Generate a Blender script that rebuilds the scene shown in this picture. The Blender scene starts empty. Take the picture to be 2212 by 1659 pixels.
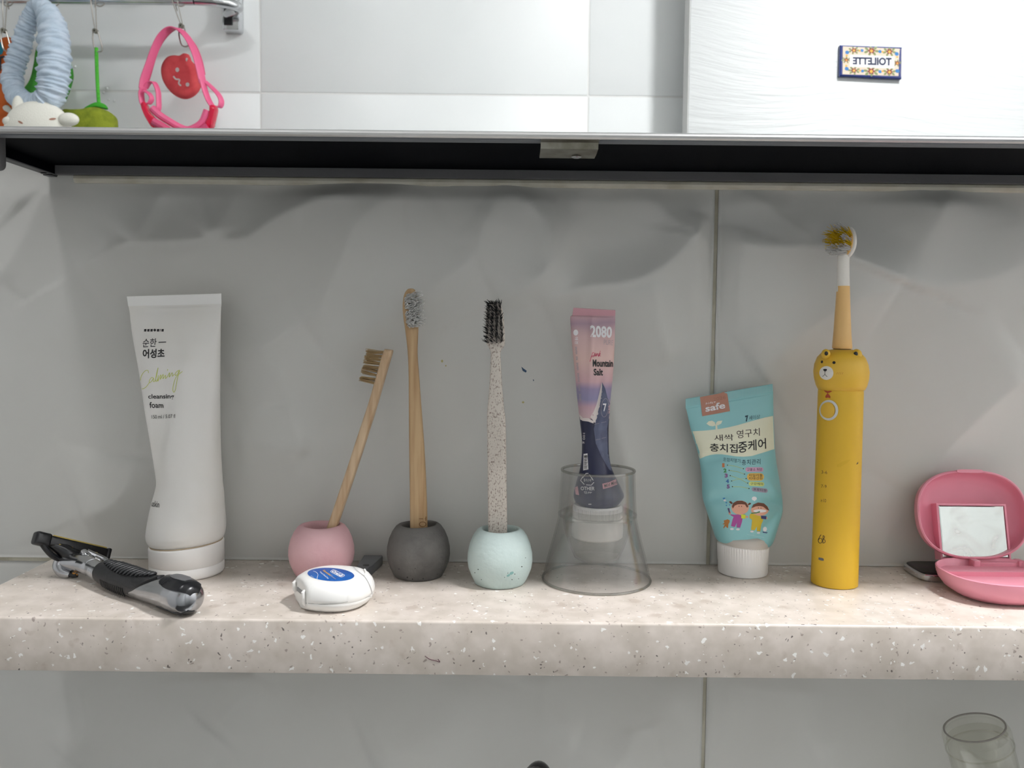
import bpy, bmesh, math, random
import numpy as np
from mathutils import Vector, Matrix
from mathutils.bvhtree import BVHTree
from mathutils.geometry import tessellate_polygon

random.seed(7)
rng = np.random.default_rng(7)
sc = bpy.context.scene
COL = sc.collection

# ------------------------------------------------------------------ camera
# working units: millimetres, x right, y towards the tiled wall (wall face y=0),
# z up from the top of the shelf; Z0 lifts everything so that the floor is z=0
F, D, H, Z0 = 1850., 610., 166.5, 1050.
PITCH, ROLL = math.atan(112 / F), .0103
_cp, _sp = math.cos(PITCH), math.sin(PITCH)
_c, _s = math.cos(ROLL), math.sin(ROLL)
FW = np.array([0, _cp, -_sp]); _u = np.array([0, _sp, _cp]); _r = np.array([1., 0, 0])
RT = _r * _c + _u * _s; UP = -_r * _s + _u * _c
CAM = np.array([0., -D, H])
cd = bpy.data.cameras.new('camera'); cam = bpy.data.objects.new('camera', cd); COL.objects.link(cam)
cd.sensor_width = 36; cd.lens = F / 2212 * 36; cd.clip_start = .01; cd.clip_end = 20
m = Matrix(((RT[0], UP[0], -FW[0], 0), (RT[1], UP[1], -FW[1], -D * .001),
            (RT[2], UP[2], -FW[2], (H + Z0) * .001), (0, 0, 0, 1)))
cam.matrix_world = m
cd.dof.use_dof = True; cd.dof.focus_distance = .56; cd.dof.aperture_fstop = 22
sc.camera = cam
# ------------------------------------------------------------------ world, exposure
w = bpy.data.worlds.new('room_air'); sc.world = w; w.use_nodes = True
w.node_tree.nodes['Background'].inputs[0].default_value = (.75, .77, .8, 1)
w.node_tree.nodes['Background'].inputs[1].default_value = .05
sc.view_settings.view_transform = 'Standard'; sc.view_settings.look = 'None'
sc.view_settings.exposure = 0.08; sc.view_settings.gamma = 1
sc.view_settings.use_curve_mapping = False
sc.cycles.max_bounces = 10; sc.cycles.diffuse_bounces = 5; sc.cycles.glossy_bounces = 5
sc.cycles.transmission_bounces = 8; sc.cycles.transparent_max_bounces = 24
sc.cycles.use_denoising = True; sc.cycles.sample_clamp_indirect = 6
LAMPS = [((-480, -430), 62, 88.), ((690, -430), 72, 462.)]      # x,y / radius / strength of the two ceiling downlights
LAMP_COL = (.985, .985, 1.0)
MY = 137.            # mirror face at y = -MY
CEIL, FLOOR = 1270., -1050.
WALLV = 1640.        # unfolded distance camera -> mirror -> opposite wall
OPP = -2 * MY - (WALLV - D)   # y of the opposite wall


# ------------------------------------------------------------------ helpers
def ray(px, py): return FW + RT * (px - 1106) / F - UP * (py - 829.5) / F
def P(px, py, Y):
    d = ray(px, py); return CAM + d * ((Y - CAM[1]) / d[1])
def G(px, py, z=0):
    d = ray(px, py); return CAM + d * ((z - CAM[2]) / d[2])
def V_(px, py, d): return P(px, py, d - D)          # point of the mirror image, unfolded
def A(*a): return np.array(a, float)
def lerp(a, b, t): return a + (b - a) * t

def lin(c):
    c = c / 255.
    return c / 12.92 if c <= .04045 else ((c + .055) / 1.055) ** 2.4
def RGB(r, g, b): return (lin(r), lin(g), lin(b), 1)

def mat(name, rgb, rough=.5, metal=0., noise=None, bump=None, spec=.5, coat=0., emit=0., stretch=None, alpha=None, sss=0.):
    """noise = (scale per mm, rgb2, low, high); bump = (scale per mm, strength)"""
    M = bpy.data.materials.new(name); M.use_nodes = True
    nt = M.node_tree; b = nt.nodes['Principled BSDF']
    b.inputs['Base Color'].default_value = RGB(*rgb)
    b.inputs['Roughness'].default_value = rough; b.inputs['Metallic'].default_value = metal
    b.inputs['Specular IOR Level'].default_value = spec; b.inputs['Coat Weight'].default_value = coat
    if sss:
        b.inputs['Subsurface Weight'].default_value = sss
        b.inputs['Subsurface Radius'].default_value = (.004, .003, .0025); b.inputs['Subsurface Scale'].default_value = .6
    if emit:
        b.inputs['Emission Color'].default_value = (*LAMP_COL, 1); b.inputs['Emission Strength'].default_value = emit
    if noise or bump:
        tc = nt.nodes.new('ShaderNodeTexCoord'); mp = nt.nodes.new('ShaderNodeMapping')
        nt.links.new(tc.outputs['Object'], mp.inputs[0])
        if stretch: mp.inputs['Scale'].default_value = stretch
    if noise:
        n = nt.nodes.new('ShaderNodeTexNoise'); n.inputs['Scale'].default_value = noise[0] * 1000
        n.inputs['Detail'].default_value = 4
        nt.links.new(mp.outputs[0], n.inputs['Vector'])
        r = nt.nodes.new('ShaderNodeValToRGB')
        r.color_ramp.elements[0].position = noise[2]; r.color_ramp.elements[1].position = noise[3]
        r.color_ramp.elements[0].color = RGB(*rgb); r.color_ramp.elements[1].color = RGB(*noise[1])
        nt.links.new(n.outputs['Fac'], r.inputs[0]); nt.links.new(r.outputs[0], b.inputs['Base Color'])
    if bump:
        n2 = nt.nodes.new('ShaderNodeTexNoise'); n2.inputs['Scale'].default_value = bump[0] * 1000
        n2.inputs['Detail'].default_value = 3
        nt.links.new(mp.outputs[0], n2.inputs['Vector'])
        bp = nt.nodes.new('ShaderNodeBump'); bp.inputs['Strength'].default_value = bump[1]
        bp.inputs['Distance'].default_value = .001
        nt.links.new(n2.outputs['Fac'], bp.inputs['Height']); nt.links.new(bp.outputs[0], b.inputs['Normal'])
    return M

def clearmat(name, tint, gloss=.10, rough=.05, haze=0.0):
    """thin clear plastic: mostly see-through, reflecting at grazing angles"""
    M = bpy.data.materials.new(name); M.use_nodes = True
    nt = M.node_tree; nt.nodes.remove(nt.nodes['Principled BSDF'])
    out = nt.nodes['Material Output']
    tr = nt.nodes.new('ShaderNodeBsdfTransparent'); tr.inputs[0].default_value = RGB(*tint)
    gl = nt.nodes.new('ShaderNodeBsdfGlossy'); gl.inputs['Roughness'].default_value = rough
    df = nt.nodes.new('ShaderNodeBsdfDiffuse'); df.inputs[0].default_value = RGB(190, 190, 186)
    fr = nt.nodes.new('ShaderNodeLayerWeight'); fr.inputs[0].default_value = .3
    mx = nt.nodes.new('ShaderNodeMixShader'); mh = nt.nodes.new('ShaderNodeMixShader')
    mh.inputs[0].default_value = haze
    nt.links.new(tr.outputs[0], mh.inputs[1]); nt.links.new(df.outputs[0], mh.inputs[2])
    ml = nt.nodes.new('ShaderNodeMath'); ml.operation = 'MULTIPLY_ADD'
    ml.inputs[1].default_value = .32; ml.inputs[2].default_value = gloss * .25
    nt.links.new(fr.outputs['Facing'], ml.inputs[0])
    nt.links.new(ml.outputs[0], mx.inputs[0]); nt.links.new(mh.outputs[0], mx.inputs[1]); nt.links.new(gl.outputs[0], mx.inputs[2])
    nt.links.new(mx.outputs[0], out.inputs[0])
    return M

ORG, GEO, BVH = {}, {}, {}
def tag(o, label=None, cat=None, group=None, kind=None):
    if label: o['label'] = label
    if cat: o['category'] = cat
    if group: o['group'] = group
    if kind: o['kind'] = kind
    return o
def thing(name, loc, label, cat, group=None):
    o = bpy.data.objects.new(name, None); COL.objects.link(o); o.empty_display_size = .01
    loc = A(*loc); o.location = (loc[0] * .001, loc[1] * .001, (loc[2] + Z0) * .001)
    ORG[o.name] = loc
    return tag(o, label, cat, group)
def refl(V):
    V = np.array(V, float).copy(); V[:, 1] = -2 * MY - V[:, 1]; return V
def mk(name, V, Fc, m, parent=None, smooth=35, base=None, virt=False, recalc=True, **kw):
    V = np.array(V, float).reshape(-1, 3); Vr = refl(V) if virt else V
    if parent is not None: org = ORG[parent.name]
    elif base is not None: org = A(*base)
    else:
        lo, hi = Vr.min(0), Vr.max(0); org = A((lo[0] + hi[0]) / 2, (lo[1] + hi[1]) / 2, lo[2])
    me = bpy.data.meshes.new(name)
    me.from_pydata([tuple(v) for v in (Vr - org) * .001], [], [tuple(int(i) for i in f) for f in Fc])
    if recalc and len(Fc) < 60000:
        bm = bmesh.new(); bm.from_mesh(me); bmesh.ops.recalc_face_normals(bm, faces=bm.faces); bm.to_mesh(me); bm.free()
    if smooth:
        me.polygons.foreach_set('use_smooth', [True] * len(me.polygons))
        if smooth < 180: me.set_sharp_from_angle(angle=math.radians(smooth))
    me.materials.append(m)
    o = bpy.data.objects.new(name, me); COL.objects.link(o)
    if parent is not None: o.parent = parent
    else: o.location = (org[0] * .001, org[1] * .001, (org[2] + Z0) * .001)
    ORG[o.name] = org; GEO[o.name] = (V, Fc, virt)
    return tag(o, **kw)

def join(*parts):
    Vs, Fs, n = [], [], 0
    for V, Fc in parts:
        V = np.array(V, float).reshape(-1, 3); Vs.append(V); Fs += [[i + n for i in f] for f in Fc]; n += len(V)
    return np.vstack(Vs), Fs
def loft(rings, cap0=True, cap1=True, loop=False):
    n = len(rings[0]); V = np.vstack(rings); Fs = []; k = len(rings)
    for i in range(k if loop else k - 1):
        a, b = i * n, ((i + 1) % k) * n
        for j in range(n):
            j2 = (j + 1) % n; Fs.append([a + j, a + j2, b + j2, b + j])
    if not loop:
        if cap0: Fs.append(list(range(n))[::-1])
        if cap1: Fs.append([(k - 1) * n + j for j in range(n)])
    return V, Fs
def lathe(prof, c=(0, 0, 0), seg=56, axis=(0, 0, 1), sx=1., sy=1., loop=False):
    ax = A(*axis); ax /= np.linalg.norm(ax)
    e1 = np.cross((0, 1., 0) if abs(ax[1]) < .9 else (1., 0, 0), ax); e1 /= np.linalg.norm(e1); e2 = np.cross(ax, e1)
    th = np.linspace(0, 2 * math.pi, seg, endpoint=False)
    rings = [A(*c) + ax * z + np.outer(np.cos(th) * max(r, .01) * sx, e1) + np.outer(np.sin(th) * max(r, .01) * sy, e2) for r, z in prof]
    return loft(rings, not loop, not loop, loop)
def cr(pts, n=8, closed=False):
    P_ = [np.array(p, float) for p in pts]; k = len(P_); out = []
    for i in range(k if closed else k - 1):
        g = (lambda j: P_[j % k]) if closed else (lambda j: P_[min(max(j, 0), k - 1)])
        a, b, c, d = g(i - 1), g(i), g(i + 1), g(i + 2)
        for t in np.arange(n) / n:
            out.append(.5 * (2 * b + (c - a) * t + (2 * a - 5 * b + 4 * c - d) * t * t + (3 * b - a - 3 * c + d) * t ** 3))
    if not closed: out.append(P_[-1])
    return np.array(out)
def frames(path, closed=False):
    p = np.array(path, float); n = len(p)
    T = np.array([(p[(i + 1) % n] - p[i - 1]) if closed else (p[min(i + 1, n - 1)] - p[max(i - 1, 0)]) for i in range(n)])
    T /= np.maximum(np.linalg.norm(T, axis=1), 1e-9)[:, None]
    a = A(0, 0, 1) if abs(T[0][2]) < .9 else A(1, 0, 0)
    N = [np.cross(T[0], a)]; N[0] /= np.linalg.norm(N[0])
    for i in range(1, n):
        v = N[-1] - T[i] * (N[-1] @ T[i]); N.append(v / np.linalg.norm(v))
    N = np.array(N); return p, T, N, np.cross(T, N)
def tube(path, r, seg=10, closed=False, sx=1., sy=1.):
    p, T, N, B = frames(path, closed); r = np.broadcast_to(np.array(r, float), (len(p),))
    th = np.linspace(0, 2 * math.pi, seg, endpoint=False)
    return loft([p[i] + r[i] * (np.outer(np.cos(th), N[i]) * sx + np.outer(np.sin(th), B[i]) * sy) for i in range(len(p))], loop=closed)
def ribbon(path, wdir, w, t, closed=False):
    """strap: rectangular section, w along wdir, t across"""
    p = np.array(path, float); _, T, _, _ = frames(p, closed); rings = []
    wd = np.array(wdir, float); w = np.broadcast_to(np.array(w, float), (len(p),))
    for i in range(len(p)):
        d = wd if wd.ndim == 1 else wd[i]
        d = d - T[i] * (d @ T[i]); d = d / np.linalg.norm(d); n = np.cross(T[i], d)
        rings.append(np.array([p[i] + d * w[i] * a + n * t * b for a, b in ((-.5, -.3), (-.42, -.5), (.42, -.5), (.5, -.3), (.5, .3), (.42, .5), (-.42, .5), (-.5, .3))]))
    return loft(rings, loop=closed)
def rbox(lo, hi, r=1., seg=2, M=None):
    bm = bmesh.new(); bmesh.ops.create_cube(bm, size=1)
    lo, hi = A(*lo), A(*hi)
    for v in bm.verts: v.co = Vector((lo + hi) / 2 + np.array(v.co) * (hi - lo))
    if r > 0: bmesh.ops.bevel(bm, geom=list(bm.edges), offset=r, segments=seg, affect='EDGES', profile=.5)
    bm.verts.index_update()
    V = np.array([v.co[:] for v in bm.verts]); Fs = [[v.index for v in f.verts] for f in bm.faces]; bm.free()
    if M is not None: V = V @ np.array(M[0]).T + np.array(M[1])
    return V, Fs
def box(lo, hi): return rbox(lo, hi, 0)
def sell(a, b, n=2.5, seg=64):
    th = np.linspace(0, 2 * math.pi, seg, endpoint=False); c, s = np.cos(th), np.sin(th)
    return np.stack([a * np.sign(c) * abs(c) ** (2 / n), b * np.sign(s) * abs(s) ** (2 / n)], 1)
def sphere(c, r, seg=20, rings=12):
    th = np.linspace(0, math.pi, rings + 1); r = np.broadcast_to(np.array(r, float), (3,))
    ph = np.linspace(0, 2 * math.pi, seg, endpoint=False)
    return loft([A(*c) + np.stack([r[0] * max(math.sin(t), .004) * np.cos(ph), r[1] * max(math.sin(t), .004) * np.sin(ph), np.full(seg, r[2] * math.cos(t))], 1) for t in th])
def prism(poly, y0, y1):
    """poly: (x,z) outline extruded along y"""
    n = len(poly); p = np.array(poly, float)
    V = np.vstack([np.c_[p[:, 0], np.full(n, y0), p[:, 1]], np.c_[p[:, 0], np.full(n, y1), p[:, 1]]])
    return V, [list(range(n)), list(range(n, 2 * n))[::-1]] + [[i, (i + 1) % n, n + (i + 1) % n, n + i] for i in range(n)]
def pxprism(pts, Y, depth):
    """outline traced at depth Y, given real thickness"""
    q = np.array([P(x, y, Y) for x, y in pts]); n = len(q)
    V = np.vstack([q, q + A(0, depth, 0)])
    return V, [list(range(n)), list(range(n, 2 * n))[::-1]] + [[i, (i + 1) % n, n + (i + 1) % n, n + i] for i in range(n)]

# ---- flat print: drawn in the plane of the picture and laid on to the real surface
def poly2(*loops):
    flat = [p for l in loops for p in l]
    t = tessellate_polygon([[Vector((x, y, 0)) for x, y in l] for l in loops])
    return np.array(flat, float), [list(f) for f in t]
def ell2(cx, cy, rx, ry, rot=0, n=28):
    a = np.linspace(0, 2 * math.pi, n, endpoint=False); c, s = math.cos(rot), math.sin(rot)
    return [(cx + rx * math.cos(t) * c - ry * math.sin(t) * s, cy + rx * math.cos(t) * s + ry * math.sin(t) * c) for t in a]
def stroke2(pts, w, n=5, closed=False, smooth=True):
    p = cr(pts, n, closed) if smooth else np.array(pts, float)
    k = len(p); T = np.array([(p[(i + 1) % k] - p[i - 1]) if closed else (p[min(i + 1, k - 1)] - p[max(i - 1, 0)]) for i in range(k)])
    T /= np.maximum(np.linalg.norm(T, axis=1), 1e-6)[:, None]; N = np.c_[-T[:, 1], T[:, 0]] * w / 2
    V = np.vstack([p + N, p - N]); Fs = [[i, (i + 1) % k, k + (i + 1) % k, k + i] for i in range(k if closed else k - 1)]
    return V, Fs
def join2(*parts):
    Vs, Fs, n = [], [], 0
    for V, Fc in parts:
        Vs.append(np.array(V, float)); Fs += [[i + n for i in f] for f in Fc]; n += len(V)
    return np.vstack(Vs), Fs
_tx = {}
def glyphs(s, bold=0., shear=0., space=1.):
    k = (s, bold, shear, space)
    if k in _tx: return _tx[k]
    c = bpy.data.curves.new('text', 'FONT'); c.body = s; c.resolution_u = 3; c.offset = bold; c.shear = shear; c.space_character = space
    c.fill_mode = 'FRONT'
    o = bpy.data.objects.new('text', c); COL.objects.link(o)
    dg = bpy.context.evaluated_depsgraph_get(); dg.update()
    me = bpy.data.meshes.new_from_object(o.evaluated_get(dg))
    V = np.array([v.co[:2] for v in me.vertices]); Fs = [list(p.vertices) for p in me.polygons]
    bpy.data.objects.remove(o); bpy.data.curves.remove(c); bpy.data.meshes.remove(me)
    lo, hi = V.min(0), V.max(0); V = (V - lo) / (hi - lo)
    _tx[k] = (V, Fs); return V, Fs
def text2(s, q, bold=.015, shear=0., space=1.):
    """q = corner pixels top-left, top-right, bottom-right, bottom-left of the lettering"""
    V, Fs = glyphs(s, bold, shear, space); tl, tr, br, bl = [np.array(p, float) for p in q]
    u, v = V[:, :1], V[:, 1:]
    return (bl * (1 - u) + br * u) * (1 - v) + (tl * (1 - u) + tr * u) * v, Fs
def R4(x0, y0, x1, y1): return [(x0, y0), (x1, y0), (x1, y1), (x0, y1)]
def decal(name, geo, target, m, off=.12, maxlen=7., parent=None, **kw):
    V2, Fs = geo
    bm = bmesh.new(); vs = [bm.verts.new((x, y, 0)) for x, y in V2]
    for f in Fs:
        try: bm.faces.new([vs[i] for i in f])
        except ValueError: pass
    for _ in range(6):
        e = [e for e in bm.edges if e.calc_length() > maxlen]
        if not e: break
        bmesh.ops.subdivide_edges(bm, edges=e, cuts=1); bmesh.ops.triangulate(bm, faces=[f for f in bm.faces if len(f.verts) > 3])
    bm.verts.index_update()
    px = [v.co[:2] for v in bm.verts]; Fs = [[v.index for v in f.verts] for f in bm.faces]; bm.free()
    V, Fc, virt = GEO[target.name]
    if target.name not in BVH: BVH[target.name] = BVHTree.FromPolygons([Vector(v) for v in V], [list(f) for f in Fc])
    bv = BVH[target.name]; out, ok = [], []
    o = Vector(CAM)
    for x, y in px:
        d = Vector(ray(x, y)).normalized(); h = bv.ray_cast(o, d)
        if h[0] is None: out.append((0, 0, 0)); ok.append(False); continue
        n = h[1] if h[1].dot(d) < 0 else -h[1]
        out.append(tuple(h[0] + n * off)); ok.append(n.dot(d) < -.06)
    Fs = [f for f in Fs if all(ok[i] for i in f)]
    used = sorted({i for f in Fs for i in f}); ix = {u: i for i, u in enumerate(used)}
    if not used: return None
    return mk(name, [out[i] for i in used], [[ix[i] for i in f] for f in Fs], m, parent or target, smooth=180, virt=virt, recalc=False, **kw)
def crop(x0, y0, s): return lambda *p: [(x0 + x / s, y0 + y / s) for x, y in p]

def tube_loft(L, R_, b, Y, n=60, seg=72, dents=(), expo=2., zmin=None, yoff=None):
    """squeezable tube: left and right edge traced, b = half depth"""
    k = len(L); t = np.linspace(0, k - 1, n)
    def samp(p):
        p = cr(p, 12); tt = np.linspace(0, k - 1, len(p)); p = np.array(p)
        return np.stack([np.interp(t, tt, p[:, j]) for j in range(p.shape[1])], 1)
    Lp, Rp = samp(L), samp(R_); bb = np.interp(t, range(k), b)
    yo = np.interp(t, range(k), yoff) if yoff is not None else np.zeros(n)
    ex = np.interp(t, range(k), expo) if not np.isscalar(expo) else np.full(n, expo)
    th = np.linspace(0, 2 * math.pi, seg, endpoint=False); rings = []
    for i in range(n):
        a, c = P(*Lp[i], Y), P(*Rp[i], Y); mid, half = (a + c) / 2, (c - a) / 2
        e = 2 / ex[i]
        ct = np.sign(np.cos(th)) * abs(np.cos(th)) ** e; st = np.sign(np.sin(th)) * abs(np.sin(th)) ** e
        r = mid + np.outer(ct, half); y = -bb[i] * st + yo[i]
        pp = (Lp[i] + Rp[i]) / 2 + np.outer(ct, (Rp[i] - Lp[i]) / 2)
        for (dx, dy, rx, ry, rot, dep) in dents:
            u = (pp[:, 0] - dx); v = (pp[:, 1] - dy); cc, ss = math.cos(rot), math.sin(rot)
            g = np.exp(-(((u * cc + v * ss) / rx) ** 2 + ((-u * ss + v * cc) / ry) ** 2))
            y = y + np.where(np.sin(th) > 0, dep * g * np.sin(th), 0)
        r[:, 1] += y; rings.append(r)
    return loft(rings)
def turned(levels, Y, seg=56, sy=1.):
    rings = []; th = np.linspace(0, 2 * math.pi, seg, endpoint=False)
    for xl, xr, py in levels:
        a, c = P(xl, py, Y), P(xr, py, Y); r = (c[0] - a[0]) / 2; m_ = (a + c) / 2
        rings.append(np.stack([m_[0] + r * np.cos(th), m_[1] + sy * r * np.sin(th), np.full(seg, m_[2])], 1))
    return loft(rings)
def tufts(items, hairs=14, r=.9, hr=.13, spread=.12, jitter=.08, taper=.55):
    """items: (base, direction, length)"""
    parts = []
    for b, d, L in items:
        d = d / np.linalg.norm(d); e1 = np.cross(d, A(.3, .2, .9)); e1 /= np.linalg.norm(e1); e2 = np.cross(d, e1)
        for _ in range(hairs):
            q = rng.normal(size=2) * r * .5; q *= min(1, r / max(np.linalg.norm(q), 1e-6))
            s = b + e1 * q[0] + e2 * q[1]; dd = d + (e1 * q[0] + e2 * q[1]) / r * spread + rng.normal(size=3) * jitter
            e = s + dd * L * rng.uniform(.9, 1.06)
            ang = np.array([0, 2.09, 4.19])
            c0 = s + hr * (np.outer(np.cos(ang), e1) + np.outer(np.sin(ang), e2)); c1 = e + hr * taper * (np.outer(np.cos(ang), e1) + np.outer(np.sin(ang), e2))
            parts.append((np.vstack([c0, c1]), [[0, 1, 4, 3], [1, 2, 5, 4], [2, 0, 3, 5], [3, 4, 5]]))
    return join(*parts)

# ------------------------------------------------------------------ materials
M = {}
M['tile'] = mat('relief_tile_glaze', (205, 205, 201), .40, noise=(.006, (199, 198, 193), .35, .7), spec=.5)
M['tile2'] = mat('plain_tile_glaze', (232, 234, 234), .38, noise=(.004, (227, 230, 230), .35, .7))
M['grout'] = mat('grout', (188, 184, 168), .9, noise=(.05, (160, 154, 136), .4, .75), bump=(.6, .3))
M['grout2'] = mat('white_grout', (222, 222, 220), .9)
M['paint'] = mat('white_ceiling_paint', (246, 246, 244), .8)
M['floor'] = mat('dark_grey_floor_tile', (72, 72, 72), .5, noise=(.01, (62, 62, 62), .4, .7))
M['side'] = mat('grey_side_tile', (238, 238, 237), .3, noise=(.004, (233, 233, 233), .35, .7))
M['black'] = mat('black_lacquer', (7, 8, 13), .6, noise=(.02, (9, 10, 16), .4, .7), spec=.03)
M['rim'] = mat('dark_grey_plastic', (92, 92, 94), .55, bump=(.4, .1))
M['alu'] = mat('brushed_aluminium', (205, 205, 203), .38, metal=.85, noise=(.05, (180, 180, 182), .35, .7), stretch=(.05, 1, 1))
M['alud'] = mat('grey_profile', (122, 126, 132), .5, metal=.3)
M['mirror'] = mat('mirror_silver', (243, 245, 245), .0, metal=1.)
M['chrome'] = mat('chrome', (215, 216, 218), .13, metal=1., noise=(.03, (190, 192, 196), .35, .7))
M['satin'] = mat('satin_chrome', (198, 199, 201), .19, metal=1., noise=(.03, (166, 168, 172), .35, .7))
M['steel'] = mat('dull_steel', (150, 148, 138), .4, metal=.9, noise=(.08, (110, 105, 88), .4, .7))
M['wire'] = mat('steel_wire', (170, 165, 158), .3, metal=1.)
M['door'] = mat('white_door', (238, 238, 237), .38)
M['white'] = mat('white_plastic', (238, 237, 234), .3, sss=.0)
M['whitem'] = mat('matte_white_tube', (232, 230, 226), .36, noise=(.012, (226, 222, 212), .45, .75))
M['whitecap'] = mat('white_cap_plastic', (236, 234, 231), .28)
M['blackr'] = mat('black_rubber', (20, 21, 24), .45, bump=(.8, .12))
M['blackp'] = mat('black_plastic', (17, 18, 22), .28)
M['ink'] = mat('black_print', (34, 33, 34), .5)
M['ink2'] = mat('dark_brown_print', (44, 28, 28), .5)
M['inkw'] = mat('white_print', (232, 230, 232), .5)
M['inkgrey'] = mat('grey_print', (170, 160, 166), .5)
M['lime'] = mat('lime_print', (196, 205, 84), .5)

def shelf_material():
    Mt = bpy.data.materials.new('speckled_solid_surface'); Mt.use_nodes = True
    nt = Mt.node_tree; N = nt.nodes.new; Lk = nt.links.new; b = nt.nodes['Principled BSDF']
    b.inputs['Roughness'].default_value = .32
    tc = N('ShaderNodeTexCoord')
    base = N('ShaderNodeTexNoise'); base.inputs['Scale'].default_value = 70; base.inputs['Detail'].default_value = 4
    Lk(tc.outputs['Object'], base.inputs['Vector'])
    r0 = N('ShaderNodeValToRGB'); r0.color_ramp.elements[0].position = .36; r0.color_ramp.elements[1].position = .68
    r0.color_ramp.elements[0].color = RGB(201, 191, 180); r0.color_ramp.elements[1].color = RGB(220, 210, 201)
    Lk(base.outputs['Fac'], r0.inputs[0]); cur = r0.outputs[0]
    wob = N('ShaderNodeTexNoise'); wob.inputs['Scale'].default_value = 260; wob.inputs['Detail'].default_value = 1
    Lk(tc.outputs['Object'], wob.inputs['Vector'])
    sub = N('ShaderNodeVectorMath'); sub.operation = 'MULTIPLY_ADD'; sub.inputs[1].default_value = (.0055,) * 3
    Lk(wob.outputs['Color'], sub.inputs[0]); Lk(tc.outputs['Object'], sub.inputs[2])
    def chips(scale, size, frac, rgb, cur, seed, soft=.03, mix=1., metric='EUCLIDEAN'):
        mp = N('ShaderNodeMapping'); mp.inputs['Location'].default_value = (seed, seed * .7, seed * 1.3); Lk(sub.outputs[0], mp.inputs[0])
        v = N('ShaderNodeTexVoronoi'); v.inputs['Scale'].default_value = scale; v.distance = metric; Lk(mp.outputs[0], v.inputs['Vector'])
        sep = N('ShaderNodeSeparateColor'); Lk(v.outputs['Color'], sep.inputs[0])
        thr = N('ShaderNodeMath'); thr.operation = 'MULTIPLY'; thr.inputs[1].default_value = size; Lk(sep.outputs[1], thr.inputs[0])
        lt = N('ShaderNodeMapRange'); lt.inputs['From Min'].default_value = 0; lt.inputs['From Max'].default_value = soft
        d = N('ShaderNodeMath'); d.operation = 'SUBTRACT'; Lk(thr.outputs[0], d.inputs[0]); Lk(v.outputs['Distance'], d.inputs[1])
        Lk(d.outputs[0], lt.inputs['Value'])
        sel = N('ShaderNodeMath'); sel.operation = 'LESS_THAN'; sel.inputs[1].default_value = frac; Lk(sep.outputs[0], sel.inputs[0])
        ml = N('ShaderNodeMath'); ml.operation = 'MULTIPLY'; Lk(lt.outputs[0], ml.inputs[0]); Lk(sel.outputs[0], ml.inputs[1])
        m2 = N('ShaderNodeMath'); m2.operation = 'MULTIPLY'; m2.inputs[1].default_value = mix; Lk(ml.outputs[0], m2.inputs[0])
        mx = N('ShaderNodeMix'); mx.data_type = 'RGBA'; Lk(m2.outputs[0], mx.inputs['Factor']); Lk(cur, mx.inputs['A']); mx.inputs['B'].default_value = RGB(*rgb)
        return mx.outputs['Result']
    cur = chips(110, .6, .25, (176, 160, 146), cur, .3, .3, .5)
    cur = chips(430, .42, .22, (140, 124, 116), cur, 1.1, .15, .7)
    cur = chips(470, .40, .11, (76, 64, 62), cur, 2.3, .12, .85)
    cur = chips(190, .52, .16, (248, 246, 242), cur, 3.7, .05, 1., 'MANHATTAN')
    cur = chips(340, .6, .14, (240, 237, 233), cur, 5.2, .06, 1., 'MANHATTAN')
    Lk(cur, b.inputs['Base Color'])
    return Mt
M['shelf'] = shelf_material()

def door_material():
    Mt = bpy.data.materials.new('white_woodgrain_door'); Mt.use_nodes = True
    nt = Mt.node_tree; N = nt.nodes.new; Lk = nt.links.new; b = nt.nodes['Principled BSDF']
    b.inputs['Base Color'].default_value = RGB(190, 192, 192); b.inputs['Roughness'].default_value = .5
    tc = N('ShaderNodeTexCoord'); mp = N('ShaderNodeMapping'); Lk(tc.outputs['Object'], mp.inputs[0])
    mp.inputs['Scale'].default_value = (.35, 1, 1)
    mp.inputs['Scale'].default_value = (1.6, 1, 26)
    big = N('ShaderNodeTexNoise'); big.inputs['Scale'].default_value = 2.2; big.inputs['Detail'].default_value = 1; Lk(tc.outputs['Object'], big.inputs['Vector'])
    ad = N('ShaderNodeVectorMath'); ad.operation = 'MULTIPLY_ADD'; ad.inputs[1].default_value = (0, 0, 3.2); Lk(big.outputs['Color'], ad.inputs[0]); Lk(mp.outputs[0], ad.inputs[2])
    wv = N('ShaderNodeTexNoise'); wv.inputs['Scale'].default_value = 3.6; wv.inputs['Detail'].default_value = 4; wv.inputs['Roughness'].default_value = .6
    Lk(ad.outputs[0], wv.inputs['Vector'])
    bp = N('ShaderNodeBump'); bp.inputs['Strength'].default_value = .8; bp.inputs['Distance'].default_value = .003
    Lk(wv.outputs['Fac'], bp.inputs['Height']); Lk(bp.outputs[0], b.inputs['Normal'])
    return Mt
M['woodgrain'] = door_material()

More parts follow.
